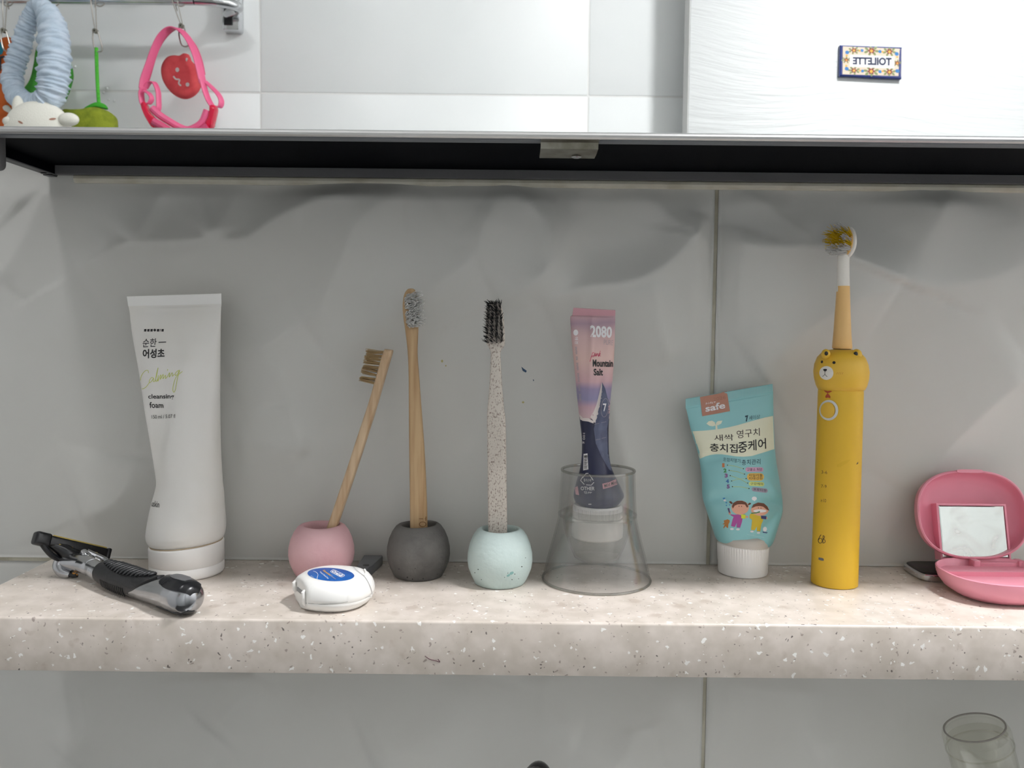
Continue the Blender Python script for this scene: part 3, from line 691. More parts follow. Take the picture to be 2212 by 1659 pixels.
for x, y, r in ((1127, 1224, 1.6), (1112, 1240, 1.3), (1097, 1238, 1.1), (1033, 1230, 1.4), (1026, 1237, 1.2), (1090, 1247, 1.0), (1040, 1252, 1.1), (1120, 1250, 1.), (1106, 1252, 1.3), (1135, 1205, 1.)):
    decal('pore', poly2(ell2(x, y, r, r * .8, 0, 8)), sm_, M['pore'], .08)
for x, y, r in ((1105, 1238, 5), (1098, 1243, 4)): decal('stain_spot', poly2(ell2(x, y, r, r * .6, -.5, 14)), sm_, M['mould'], .08)
for x, y, r in ((880, 1247, 1.7), (891, 1251, 1.4), (862, 1229, 1.2), (914, 1250, 1.5), (955, 1231, 1.6), (925, 1254, 1.2), (945, 1240, 1.1), (897, 1228, 1.)):
    decal('pore', poly2(ell2(x, y, r, r * 1.1, 0, 8)), sg, M['blackp'], .08)

# ------------------------------------------------------------------ manual toothbrushes
def bamboo(name, rgb, rgb2, st):
    return mat(name, rgb, .55, noise=(.25, rgb2, .38, .66), stretch=st, bump=(.25, .06))
M['bamboo'] = bamboo('bamboo', (196, 166, 126), (170, 136, 96), (1, 1, .06))
M['bamboo2'] = bamboo('pale_bamboo', (206, 180, 148), (182, 150, 116), (1, 1, .08))
def brush_handle(L, R_, Y0, Y1, th, zb=9., n=70, expo=4.5):
    k = len(L); ys = np.linspace(Y0, Y1, k); rings = []
    Lp, Rp = cr(L, 10), cr(R_, 10); tt = np.linspace(0, k - 1, len(Lp)); yy = np.interp(tt, range(k), ys); hh = np.interp(tt, range(k), th)
    for a, b, y, h in zip(Lp, Rp, yy, hh):
        p, q = P(*a, y), P(*b, y); mid, half = (p + q) / 2, (q - p) / 2; s = sell(1, 1, expo, 28)
        r = mid + np.outer(s[:, 0], half); r[:, 1] += s[:, 1] * h; rings.append(r)
    return rings
c5 = crop(580, 600, 2.183)
# bamboo brush with white bristles (grey stand)
Y0 = -33.5
Lg = [(890, 1175)] + c5((669, 1200), (667, 1000), (664, 800), (662.5, 570), (661.5, 450), (657, 350), (647, 260), (637, 190), (633, 130), (640, 80), (655, 56), (668, 51))
Rg = [(920, 1175)] + c5((750, 1200), (745, 1000), (735, 800), (718, 570), (709, 450), (703, 350), (706, 260), (708, 190), (706, 130), (699, 80), (690, 57), (680, 51))
b1 = thing('toothbrush', (xg, Y0, 8.4), 'bamboo toothbrush with white bristles upright in the dark grey stand', 'toothbrush', 'toothbrushes in the stone stands')
rings = brush_handle(Lg, Rg, Y0, Y0 + 2, [3, 3, 3, 3, 2.9, 2.8, 2.5, 2.3, 2.2, 2.1, 2.0, 1.6, .8])
hb = mk('handle', *loft(rings), M['bamboo'], b1, smooth=60)
items = []
nrm = A(.50, -.86, .04); nrm /= np.linalg.norm(nrm)
for r in range(10):
    v = r / 9; py = 637 + v * 66; nc = 4 if 0 < r < 9 else 3
    for c in range(nc):
        u = (c - (nc - 1) / 2) / 3; items.append((P(888 + u * 22 + (v - .5) * 4, py, -34.5), nrm + A(0, 0, .05 * (v - .5)), 8.6))
def bristle_mat(name, rgb):
    Mt = mat(name, rgb, .5); nt = Mt.node_tree; tl = nt.nodes.new('ShaderNodeBsdfTranslucent'); tl.inputs[0].default_value = RGB(*rgb); mx = nt.nodes.new('ShaderNodeMixShader'); mx.inputs[0].default_value = .5
    nt.links.new(nt.nodes['Principled BSDF'].outputs[0], mx.inputs[1]); nt.links.new(tl.outputs[0], mx.inputs[2]); nt.links.new(mx.outputs[0], nt.nodes['Material Output'].inputs[0]); return Mt
M['br_white'] = bristle_mat('white_bristle', (252, 251, 249)); M['br_tan'] = bristle_mat('tan_bristle', (226, 200, 152)); M['br_black'] = mat('black_bristle', (24, 25, 29), .45); M['br_yel'] = bristle_mat('yellow_bristle', (246, 216, 40))
mk('bristles', *tufts(items, 9, .8, .42, .25, .08, .95), M['br_white'], b1, smooth=180, kind='stuff', label='white splayed bristles')
decal('engraved_text', text2('TOU', [(921, 1116), (921, 1150), (905, 1150), (905, 1116)], -.005), hb, mat('burnt_engraving', (120, 84, 50), .7), .06)
# bamboo brush with tan bristles, leaning, seen from the side (pink stand)
Yp = -36
Lp_ = [(690, 1188)] + c5((262, 1220), (318, 1060), (372, 900), (424, 740), (470, 600), (500, 500), (523, 420), (545, 345), (553, 338))
Rp_ = [(712, 1188)] + c5((310, 1216), (364, 1060), (418, 900), (470, 740), (514, 600), (542, 500), (565, 420), (586, 350), (580, 340))
b2 = thing('toothbrush', (xp, Yp, 8.4), 'bamboo toothbrush with tan bristles leaning right out of the pink stand', 'toothbrush', 'toothbrushes in the stone stands')
rings = brush_handle(Lp_, Rp_, Yp - 1, Yp + 6, [5.2, 5.2, 5.4, 5.4, 5.2, 4.6, 5.4, 5.8, 5, 3.6])
mk('handle', *loft(rings), M['bamboo2'], b2, smooth=60)
items = []
for r in range(9):
    v = r / 8; bx, by = c5((546 - 46 * v, 352 + 146 * v))[0]; ex, ey = c5((463 - 30 * v, 348 + 132 * v + 8 * math.sin(r * 2)))[0]
    for c in range(4):
        Yc = Yp + 5.5 + (c - 1.5) * 2.0
        p, q = P(bx + 1, by, Yc), P(ex, ey, Yc); items.append((p, (q - p), np.linalg.norm(q - p)))
mk('bristles', *tufts(items, 14, .8, .2, .04, .03), M['br_tan'], b2, smooth=180, kind='stuff', label='tan bristles in a row of tufts')
# speckled brush with black bristles (mint stand)
c6 = crop(960, 620, 2.44)
Ym = -49
Lm = [(1057, 1190)] + c6((232, 1325), (228, 1000), (225, 720), (226, 645), (231, 600), (238, 500), (243, 400), (244, 345), (231, 316), (221, 290), (219, 200), (224, 120), (238, 84), (250, 78))
Rm = [(1094, 1190)] + c6((331, 1325), (328, 1000), (323, 720), (315, 645), (311, 600), (303, 500), (298, 400), (296, 345), (312, 316), (319, 290), (316, 200), (306, 120), (294, 84), (284, 78))
M['speckle'] = mat('speckled_straw_plastic', (208, 200, 190), .55, noise=(1.1, (128, 108, 98), .53, .68), stretch=(1, 1, .6))
b3 = thing('toothbrush', (xm, Ym, 8.6), 'speckled grey plastic toothbrush with black bristles in the mint stand', 'toothbrush', 'toothbrushes in the stone stands')
rings = brush_handle(Lm, Rm, Ym, Ym + 4, [2.4, 2.4, 2.5, 2.6, 2.6, 2.5, 2.3, 2.2, 2.2, 2.2, 2.2, 2.2, 2.1, 1.9, .8])
hm = mk('handle', *loft(rings), M['speckle'], b3, smooth=60)
emb = [poly2(c6((252, 700), (268, 678), (284, 702), (278, 706), (268, 690), (258, 706)))]
for y in (740, 780, 822, 855, 882, 918): emb.append(poly2(c6((244, y), (304, y - 2), (304, y + 6), (244, y + 8))))
for x, y0, y1 in ((254, 745, 775), (292, 745, 775), (244, 784, 818), (296, 784, 818), (256, 860, 880), (292, 860, 916), (256, 890, 916)): emb.append(poly2(c6((x, y0), (x + 6, y0), (x + 6, y1), (x, y1))))
emb.append(poly2(c6((250, 930), (292, 928), (272, 955))))
for e in emb: decal('embossed_mark', e, hm, M['speckle'], .35, 20)
items = []
for r in range(11):
    v = r / 10; py = 657 + v * 82
    for c in range(4):
        u = (c - 1.5) / 1.5; items.append((P(1069.5 + u * lerp(10, 14.5, min(1, v * 1.4)) , py, -46), A(u * .10 - .12, -.97, .18), 9.5))
mk('bristles', *tufts(items, 14, .85, .2, .10, .04), M['br_black'], b3, smooth=180, kind='stuff', label='black bristles in four columns')

# ------------------------------------------------------------------ dental floss box
cf = crop(600, 1200, 9.217)
fx, fy = P(720, 1290, -94)[0], -94.5
fl = thing('floss_box', (fx, fy, 0), 'white pebble-shaped dental floss box with blue oval label', 'floss box')
prof = [(.02, 0), (.70, 0), (.80, .5), (.90, 2.2), (.965, 4.6), (.985, 6.2), (.978, 6.5), (.990, 6.8), (1.0, 9), (.985, 11.5), (.945, 14), (.87, 16.4), (.76, 18.1), (.60, 19.2), (.40, 19.8), (.20, 20.0), (.02, 20.05)]
def floss_ring(s, z, n=80):
    q = sell(24.6, 24.0, 2.25, n) * s; c, s_ = math.cos(-.25), math.sin(-.25)
    q = np.stack([q[:, 0] * c - q[:, 1] * s_, q[:, 0] * s_ + q[:, 1] * c], 1)
    nn = A(-.85, -.53); over = np.maximum(q @ nn - 20.2, 0); q = q - np.outer(over, nn)     # flat hinge end
    return np.stack([fx + q[:, 0], fy + q[:, 1], np.full(n, z)], 1)
fb = mk('case', *loft([floss_ring(*p) for p in prof]), M['white'], fl, smooth=50)
M['seam'] = mat('seam_shadow_grey', (150, 150, 150), .6)
# flip lid at the right, a shallow lens standing proud of the case
V, Fc = loft([floss_ring(s * 1.006, z + .1) for s, z in prof]); keep = [f for f in Fc if all((V[i][0] - fx) + .22 * (V[i][1] - fy) > 13.2 - .012 * (V[i][1] - fy) ** 2 and V[i][2] > 6.4 for i in f)]
us = sorted({i for f in keep for i in f}); ix = {u: i for i, u in enumerate(us)}
mk('flip_lid', V[us], [[ix[i] for i in f] for f in keep], M['white'], fl, smooth=50)
decal('seam', stroke2(cf((1480, 220), (1600, 330), (1720, 430), (1810, 580), (1860, 720), (1870, 860)), .8), fb, M['seam'], .5)
decal('seam', stroke2(cf((480, 930), (650, 958), (900, 968), (1150, 955), (1400, 920), (1650, 870), (1850, 805)), .7), fb, M['seam'], .12)
lp = cr([P(*q, -75) for q in cf((1500, 222), (1620, 235), (1720, 280), (1745, 340), (1720, 400))], 6)
decal('thumb_lip', stroke2(cf((1530, 228), (1640, 250), (1720, 310), (1735, 360), (1712, 415)), 2.4), fb, M['white'], 1.1)
for tq, z0, z1 in ((8.5, 4.2, 13.2), (-8.5, 8.0, 14.6)):
    hx_, hy_ = A(fx, fy) + A(-.85, -.53) * 20.4 + A(.53, -.85) * tq
    mk('hinge_prong', *tube([(hx_, hy_, z0), (hx_ - .7, hy_ - .4, z0 + 1.2), (hx_ - .9, hy_ - .5, z1 - 1.2), (hx_, hy_, z1)], [.8, 1.2, 1.3, .8], 10), M['white'], fl)
mk('hinge_slot', *rbox((-6.4, -.5, 8.6), (6.4, .35, 11.4), .3, 1, (np.stack([A(.53, -.85, 0), A(-.85, -.53, 0), A(0, 0, 1)], 1), A(fx - .85 * 20.2, fy - .53 * 20.2, 0))), M['seam'], fl)
M['lab_blue'] = mat('blue_label', (24, 98, 176), .35, noise=(.05, (20, 60, 140), .4, .65)); M['gold'] = mat('gold_print', (196, 150, 84), .4)
ll = decal('label', poly2(cf(*ell2(1058, 383, 482, 142, .06, 48))), fb, M['white'], .10, 10)
lb = decal('label', poly2(cf(*ell2(1058, 382, 466, 132, .06, 48))), fb, M['lab_blue'], .16, 8, label='blue oval label')
def rr(q, k=.22):
    q = [np.array(p, float) for p in q]; o = []
    for i in range(4):
        p, a, b = q[i], q[i - 1], q[(i + 1) % 4]; s0 = p + (a - p) * min(k, 9e9 / 1); s1 = p + (b - p) * k
        o += [tuple(s0), tuple(p * .55 + (s0 + s1) / 2 * .45), tuple(s1)]
    return o
quad = cf((1110, 285), (1345, 400), (1262, 440), (1040, 325))
decal('logo_frame', stroke2(rr(quad), .9, 2, closed=True), fb, M['inkw'], .24)
decal('printed_text', text2('Oral-B', cf((1118, 300), (1312, 396), (1250, 428), (1066, 326)), .04, .2), fb, M['inkw'], .24)
decal('printed_text', text2('Essential', cf((930, 290), (1065, 388), (1040, 412), (890, 306)), .04), fb, M['gold'], .24)
decal('printed_text', text2('floss', cf((1068, 392), (1180, 470), (1140, 482), (1045, 414)), .0), fb, M['inkgrey'], .24)
decal('printed_text', text2('Waxed Dental Floss', cf((855, 322), (1025, 458), (1000, 474), (830, 334)), .01), fb, M['inkw'], .24)
decal('printed_text', text2('50m', cf((662, 402), (722, 432), (712, 444), (655, 412)), .0), fb, M['inkw'], .24)
decal('wave_line', stroke2(cf((705, 315), (770, 342), (802, 390), (785, 455), (800, 495), (840, 512)), .8), fb, M['inkw'], .24)

# ------------------------------------------------------------------ two flat dark pieces lying against the wall
M['slate'] = mat('dark_slate_plastic', (128, 132, 136), .4, noise=(.03, (112, 115, 119), .4, .7))
pa = thing('flat_dark_case', (-99, -27, 0), 'small flat dark slate case between the pink and grey stands', 'case', 'flat dark cases at the wall')
pts = [(-104.5, -6), (-91.5, -6), (-90.8, -9), (-94, -33), (-96.5, -43.5), (-104.5, -43.5)]
bvl = lambda q, z0, z1, i=1.2: (lambda c, q: loft([np.c_[c + (q - c) * .93, np.full(len(q), z0)], np.c_[q, np.full(len(q), z0 + i)], np.c_[q, np.full(len(q), z1 - i * .6)], np.c_[c + (q - c) * .96, np.full(len(q), z1)]]))(np.mean(q, 0), np.array(q, float))
mk('case_body', *bvl(pts, 0, 6.4), M['slate'], pa, smooth=30)
mk('round_dimple', *lathe([(0, 0), (2.1, 0), (2.1, .25), (0, .25)], (-98.5, -33, 6.4), 20), M['rim'], pa)
mk('metal_clip', *rbox((-103, -45, 2.8), (-98.6, -43.2, 5.4), .3, 1), M['chrome'], pa)
pb = thing('flat_dark_case', (300, -22, 0), 'flat dark case with shiny metal edge tucked behind the pink compact', 'case', 'flat dark cases at the wall')
q = sell(20, 17.5, 5, 40) + A(299.5, -21.5)
q2 = A(299.5, -21.5) + (q - A(299.5, -21.5)) * .93
mk('metal_edge', *loft([np.c_[q2, np.full(40, 0.)], np.c_[q, np.full(40, 1.2)], np.c_[q, np.full(40, 4.2)], np.c_[q2, np.full(40, 5.2)]]), M['chrome'], pb, smooth=50, label='shiny metal edge')
mk('top_panel', *loft([np.c_[q2, np.full(40, 5.0)], np.c_[q2, np.full(40, 5.6)], np.c_[A(299.5, -21.5) + (q2 - A(299.5, -21.5)) * .97, np.full(40, 5.9)]]), M['blackp'], pb, smooth=30)

# ------------------------------------------------------------------ clear bell-shaped cup
M['clear'] = clearmat('clear_plastic', (252, 252, 252), .10, .05, .055)
M['clear2'] = clearmat('hazy_clear_plastic', (250, 250, 249), .08, .08, .06)
YC = -39.5; cxx = P(1289, 1200, YC)[0]
def zc(py): return P(1289, py, YC)[2]
def rc(w): return w / 2 / F * (D + YC)
cup = thing('bell_cup', (cxx, YC, 0), 'clear plastic bell-shaped cup holding the pink toothpaste tube', 'cup')
zr, zs = zc(1016), zc(1108)
outer = [(36.6, .3), (36.3, 2.2), (rc(226), zc(1225)), (rc(212), zc(1197)), (rc(190), zc(1157)), (rc(174), zc(1125)), (rc(169), zs - 1), (rc(170), zs), (rc(165), zs + 12), (rc(161), zr - 2), (rc(160.5), zr)]
inn = [(r - 1.1, z) for r, z in outer[::-1]]
mk('cup_shell', *lathe(outer + [(outer[-1][0] - .5, zr + .5)] + inn, (cxx, YC, 0), 96, loop=True), M['clear'], cup, smooth=50)
bowl = [(rc(161) - 2.0, zs + 2), (rc(150), zs - 6), (rc(140), zc(1150)), (rc(120), zc(1180)), (rc(98), zc(1203)), (rc(84), 14.2), (rc(60), 12.6), (0, 12.4)]
bowl = [(r, z) for r, z in bowl] + [(max(r - 1.1, 0), z + (1.1 if r < 18 else 0)) for r, z in bowl[::-1]]
mk('inner_bowl', *lathe(bowl, (cxx, YC, 0), 80), M['clear2'], cup, smooth=50)
M['rimclear'] = clearmat('thick_clear_rim', (226, 226, 223), .3, .05, .03)
mk('cup_rim', *tube([(cxx + (rc(160.5) - .55) * math.cos(t), YC + (rc(160.5) - .55) * math.sin(t), zr + .2) for t in np.linspace(0, 2 * PI, 96, endpoint=False)], .95, 8, closed=True), M['rimclear'], cup)
mk('cup_foot', *tube([(cxx + 36.2 * math.cos(t), YC + 36.2 * math.sin(t), 1.0) for t in np.linspace(0, 2 * PI, 96, endpoint=False)], .8, 8, closed=True), M['rimclear'], cup)
mk('step_ring', *lathe([(rc(170) - .9, zs + .2), (rc(170) + .25, zs - .2), (rc(170) + .2, zs - 1.4), (rc(170) - .9, zs - 1.6)], (cxx, YC, 0), 96, loop=True), M['clear2'], cup, smooth=50)

# ------------------------------------------------------------------ pink to navy toothpaste tube
c7 = crop(1140, 640, 2.513); YT = YC
tp_ = thing('toothpaste_tube', (cxx, YT, 16), 'half used pink and navy toothpaste tube standing cap down in the clear cup', 'toothpaste')
Lt = c7((248, 62), (241, 104), (231, 120), (239, 250), (254, 400), (269, 560), (283, 680), (293, 770), (293, 860), (283, 940), (263, 1010), (249, 1075), (256, 1110), (275, 1128))
Rt = c7((476, 75), (475, 108), (475, 140), (470, 300), (462, 430), (449, 560), (444, 640), (439, 720), (441, 850), (455, 930), (482, 990), (520, 1070), (512, 1100), (490, 1126))
bt = [.7, .7, 2.0, 4.5, 7, 7.5, 7.0, 6.5, 8, 11, 15, 18, 17.5, 16]
def print_ramp(name, stops, zlo, zhi, rough=.35):
    Mt = mat(name, (200, 150, 150), rough); nt = Mt.node_tree; b = nt.nodes['Principled BSDF']
    tc = nt.nodes.new('ShaderNodeTexCoord'); sp = nt.nodes.new('ShaderNodeSeparateXYZ'); mr = nt.nodes.new('ShaderNodeMapRange')
    nz = nt.nodes.new('ShaderNodeTexNoise'); nz.inputs['Scale'].default_value = 45
    ma = nt.nodes.new('ShaderNodeMath'); ma.operation = 'MULTIPLY_ADD'; ma.inputs[1].default_value = .06; 
    r = nt.nodes.new('ShaderNodeValToRGB'); nt.links.new(tc.outputs['Object'], sp.inputs[0]); nt.links.new(sp.outputs[2], mr.inputs['Value']); nt.links.new(tc.outputs['Object'], nz.inputs['Vector'])
    mr.inputs['From Min'].default_value = zlo * .001; mr.inputs['From Max'].default_value = zhi * .001
    nt.links.new(nz.outputs['Fac'], ma.inputs[0]); nt.links.new(mr.outputs[0], ma.inputs[2])
    nt.links.new(ma.outputs[0], r.inputs[0]); el = r.color_ramp.elements
    while len(el) > 1: el.remove(el[-1])
    el[0].position = stops[0][0]; el[0].color = RGB(*stops[0][1])
    for p_, c_ in stops[1:]: e = el.new(p_); e.color = RGB(*c_)
    nt.links.new(r.outputs[0], b.inputs['Base Color']); return Mt
ztop, zbot = P(1285, 667, YT)[2] - 16, P(1285, 1091, YT)[2] - 16
fr_ = lambda cy: (1091 - (640 + cy / 2.513)) / (1091 - 667) + .03
M['sunset'] = print_ramp('sunset_print', [(fr_(1130), (38, 42, 78)), (fr_(662), (30, 34, 62)), (fr_(655), (206, 176, 180)), (fr_(590), (194, 160, 172)), (fr_(545), (142, 138, 172)), (fr_(495), (150, 138, 170)), (fr_(455), (206, 168, 174)), (fr_(330), (222, 188, 180)), (fr_(220), (208, 174, 174)), (fr_(150), (168, 140, 154)), (fr_(60), (198, 160, 166))], zbot, ztop)
tt_ = mk('tube_body', *tube_loft(Lt, Rt, bt, YT, 90, 88, dents=[(1289, 880, 7, 60, .12, 3.0), (1310, 960, 8, 50, -.2, 3.2), (1275, 760, 5, 90, .06, -1.2)]), M['sunset'], tp_, smooth=180)
decal('crimp_seal', poly2(c7((249, 64), (475, 77), (474, 106), (242, 104))), tt_, mat('mauve_crimp', (198, 146, 156), .4), .25, 10)
M['navy'] = mat('navy_print', (34, 40, 74), .35, noise=(.12, (22, 26, 52), .4, .65)); M['slatep'] = mat('slate_print', (96, 102, 128), .4, noise=(.15, (74, 80, 108), .4, .7)); M['snow'] = mat('snow_print', (222, 212, 208), .4)
decal('mountain_snow', poly2(c7((402, 470), (390, 520), (372, 590), (355, 630), (340, 655), (352, 672), (366, 690), (385, 640), (400, 560), (408, 500))), tt_, M['snow'], .12)
decal('mountain_face', poly2(c7((404, 466), (420, 500), (432, 550), (446, 585), (452, 640), (440, 720), (443, 850), (460, 935), (475, 962), (440, 940), (400, 870), (370, 800), (358, 720), (372, 660), (392, 590), (402, 520))), tt_, M['slatep'], .16)
decal('mountain_snow', poly2(c7((282, 640), (300, 660), (330, 662), (360, 680), (355, 690), (330, 680), (300, 676), (286, 668))), tt_, M['snow'], .2)
decal('printed_text', text2('2080', c7((338, 157), (458, 165), (455, 227), (342, 222)), .035, 0, 1.02), tt_, M['inkw'], .2)
decal('printed_text', text2('PURE', c7((413, 236), (463, 239), (461, 266), (413, 263)), -.01), tt_, M['inkgrey'], .2)
M['pinkink'] = mat('red_pink_print', (196, 62, 96), .5)
decal('printed_script', join2(*[stroke2(c7(*s_), .95) for s_ in ([(352, 305), (338, 355), (352, 308), (362, 312), (356, 328), (346, 325), (362, 322)], [(368, 308), (364, 326), (374, 312)], [(374, 310), (371, 327), (380, 310), (382, 326), (388, 312)], [(394, 296), (384, 328), (394, 310), (386, 318), (396, 326)])]), tt_, M['pinkink'], .2)
decal('printed_text', text2('Mountain', c7((352, 343), (462, 345), (461, 384), (352, 383)), .035), tt_, K, .2)
decal('printed_text', text2('Salt', c7((357, 393), (408, 393), (408, 431), (358, 430)), .035), tt_, K, .2)
decal('round_badge', poly2(ell2(*c7((261, 197))[0], 5.2, 6.4)), tt_, M['inkw'], .2)
decal('printed_text', text2('애경', [p for p in c7((274, 220), (274, 258), (256, 258), (256, 220))], .01), tt_, M['inkw'], .2)
for a, b in ((275, 318), (328, 352), (362, 405), (418, 470), (480, 520), (530, 575)):
    x0_ = 262 + (a - 275) * .085
    for j in range(int((b - a) / 7)):
        y = a + j * 7; xx = 262 + (y - 275) * .085
        decal('small_print', poly2(c7((xx - 5 + (j % 2) * 2, y), (xx + 6, y), (xx + 5 - (j % 3), y + 4), (xx - 5, y + 4))), tt_, M['inkgrey'], .2)
decal('ring_badge', stroke2(ell2(*c7((418, 605))[0], 7.5, 20, .1), .7, 1, True), tt_, M['inkgrey'], .22)
decal('printed_text', text2('7', c7((408, 582), (426, 582), (424, 625), (410, 625)), .02), tt_, M['inkw'], .22)
for y, x0_, x1_ in ((690, 360, 425), (775, 368, 425)): decal('print_line', stroke2(c7((x0_, y + 6), (x1_, y - 10)), .6), tt_, M['inkgrey'], .22)
decal('printed_text', text2('100 g', c7((312, 742), (312, 800), (298, 800), (298, 742)), .0), tt_, M['inkw'], .22)
wl_ = decal('white_tag', poly2(c7((304, 856), (325, 853), (330, 940), (302, 946))), tt_, M['inkw'], .2)
decal('printed_text', text2('의약외품', [c7((307, 938))[0], c7((307, 862))[0], c7((324, 860))[0], c7((326, 936))[0]], .02), tt_, K, .3)
tri = [[(300, 985), (318, 962), (330, 962)], [(335, 968), (356, 1000)], [(360, 1010), (345, 1026), (318, 1024)], [(308, 1022), (288, 1000), (300, 980)]]
decal('recycling_mark', join2(*[stroke2(c7(*s_), 1.6, 3, smooth=False) for s_ in tri]), tt_, M['inkw'], .2)
decal('printed_text', text2('플라스틱', c7((303, 990), (346, 992), (343, 1008), (305, 1006)), .0), tt_, M['inkw'], .2)
decal('printed_text', text2('OTHER', c7((288, 1033), (364, 1034), (363, 1054), (289, 1053)), .02), tt_, M['inkw'], .2)
decal('printed_text', text2('캡:PP', c7((305, 1058), (349, 1060), (347, 1073), (307, 1071)), .0), tt_, M['inkw'], .2)
M['pinktag'] = mat('pink_tag_print', (214, 156, 166), .45)
decal('pink_tag', poly2(c7((404, 1018), (440, 1010), (478, 993), (486, 1022), (450, 1036), (408, 1047))), tt_, M['pinktag'], .18)
decal('printed_text', text2('Mild Mint', c7((413, 1022), (482, 998), (486, 1018), (418, 1040)), .01), tt_, K, .28)
decal('pink_tag', poly2(c7((256, 1040), (272, 1030), (280, 1080), (262, 1076))), tt_, M['pinktag'], .18)
decal('small_print', poly2(c7((330, 1126), (346, 1126), (346, 1131), (330, 1131))), tt_, M['inkw'], .2)
# screw cap of the tube, ribbed at the top, resting inside the bowl
cr1 = rc(112); zk0, zk1, zk2 = zc(1160), zc(1118), zc(1092)
mk('cap', *lathe([(0, zk0), (cr1 * .93, zk0), (cr1 * .99, zk0 + 1), (cr1, zk0 + 4), (cr1 * .985, zk1), (cr1 * .96, zk1 + .2), (cr1 * .94, zk1 + .5), (cr1 * .94, zk2), (cr1 * .9, zk2 + 1), (0, zk2 + 1)], (cxx, YT, 0), 64), M['whitecap'], tp_, smooth=40)
for i in range(72):
    a = i / 72 * 2 * PI
    if math.sin(a) > .35: continue
    x, y = cxx + cr1 * .95 * math.cos(a), YT + cr1 * .95 * math.sin(a)
    mk('cap_rib', *tube([(x, y, zk1 + 1), (x, y, zk2 - .5)], .38, 5), M['whitecap'], tp_)

# ------------------------------------------------------------------ teal children's toothpaste tube
c8 = crop(1450, 800, 3.457); YK = -18.5
kt = thing('toothpaste_tube', (P(1605, 1230, YK)[0], YK, 0), 'crumpled teal toothpaste tube with cartoon children print standing on its white cap', 'toothpaste')
Lk_ = c8((107, 213), (108, 280), (116, 305), (148, 450), (200, 620), (228, 800), (233, 940), (268, 1060), (308, 1180), (328, 1240), (345, 1268), (375, 1285))
Rk_ = c8((757, 101), (761, 165), (761, 200), (765, 370), (775, 600), (795, 750), (820, 900), (831, 1040), (798, 1150), (768, 1245), (745, 1292), (715, 1312))
bk = [.7, .7, 1.6, 5, 8.5, 11, 12.5, 13.5, 15, 15.6, 15.2, 14.5]
M['teal'] = mat('teal_tube_laminate', (142, 198, 201), .33, noise=(.012, (134, 190, 194), .4, .7), spec=.5)
kb_ = mk('tube_body', *tube_loft(Lk_, Rk_, bk, YK, 96, 96, dents=[(1530, 985, 26, 16, -.3, 3.4), (1545, 1070, 40, 12, -.25, 3.2), (1672, 1085, 36, 10, .45, 5.2), (1665, 1050, 32, 8, .75, -2.6), (1655, 1122, 46, 12, -.75, 4.0), (1690, 1000, 14, 60, .12, 1.8), (1600, 930, 60, 22, -.2, -1.2), (1560, 1130, 14, 50, .3, -1.4)]), M['teal'], kt, smooth=180)
M['cream'] = mat('cream_print', (228, 228, 204), .36); M['brown'] = mat('brown_print', (176, 124, 104), .4); M['tealrib'] = mat('teal_crimp', (162, 206, 208), .36)
for i in range(58):
    u = i / 57
    if .16 < u < .47: continue
    x, yt, yb = 112 + 640 * u, 216 - 110 * u, 268 - 110 * u
    decal('crimp_rib', poly2(c8((x, yt), (x + 4.5, yt), (x + 4.5, yb), (x, yb))), kb_, M['tealrib'], .3, 30)
decal('cream_band', poly2(c8((150, 455), (250, 450), (345, 440), (430, 425), (500, 408), (570, 388), (640, 368), (700, 352), (768, 338), (778, 585), (700, 610), (600, 640), (540, 645), (480, 642), (430, 634), (380, 627), (340, 626), (300, 630), (255, 642), (215, 660), (200, 620), (175, 545))), kb_, M['cream'], .1, 5)
decal('sprout_mark', join2(poly2(c8((262, 398), (280, 380), (305, 376), (325, 388), (332, 412), (310, 418), (285, 414))), poly2(c8((332, 410), (335, 390), (350, 378), (382, 376), (372, 398), (352, 410))), poly2(c8((330, 408), (343, 406), (347, 448), (331, 450)))), kb_, M['cream'], .14)
decal('brown_tag', poly2(c8((213, 198), (315, 180), (415, 160), (438, 305), (340, 324), (232, 343))), kb_, M['brown'], .36, 8)
decal('printed_text', text2('kids+', c8((254, 240), (330, 226), (333, 244), (256, 259)), .0, .2), kb_, M['inkw'], .5)
decal('printed_text', text2('safe', c8((252, 262), (399, 234), (403, 284), (256, 312)), .025), kb_, M['inkw'], .5)
decal('printed_text', text2('2026', c8((312, 206), (402, 188), (405, 212), (315, 230)), -.015), kb_, mat('brown_emboss', (150, 104, 86), .5), .5)
K2 = M['ink2']; M['tealink'] = mat('dark_teal_print', (40, 70, 84), .5)
decal('printed_text', text2('7', c8((550, 340), (574, 334), (576, 380), (556, 386)), .05), kb_, M['tealink'], .2)
decal('printed_text', text2('세이상', c8((580, 340), (662, 330), (662, 362), (580, 372)), .0), kb_, M['tealink'], .2)
decal('printed_text', text2('새싹', c8((320, 482), (462, 476), (465, 524), (322, 528)), .0), kb_, K2, .24)
decal('printed_text', text2('영구치', c8((487, 450), (658, 430), (660, 488), (490, 510)), .0), kb_, K2, .24)
decal('printed_text', text2('충치집', c8((288, 545), (495, 550), (495, 618), (288, 604)), .014), kb_, K, .24)
decal('printed_text', text2('중케어', c8((498, 535), (705, 505), (708, 585), (500, 620)), .014), kb_, K, .24)
decal('printed_text', text2('혼합치열기', c8((388, 650), (515, 662), (515, 692), (388, 678)), -.005), kb_, M['tealink'], .2)
decal('printed_text', text2('충치관리', c8((525, 668), (665, 660), (665, 702), (527, 708)), .0), kb_, M['tealink'], .2)
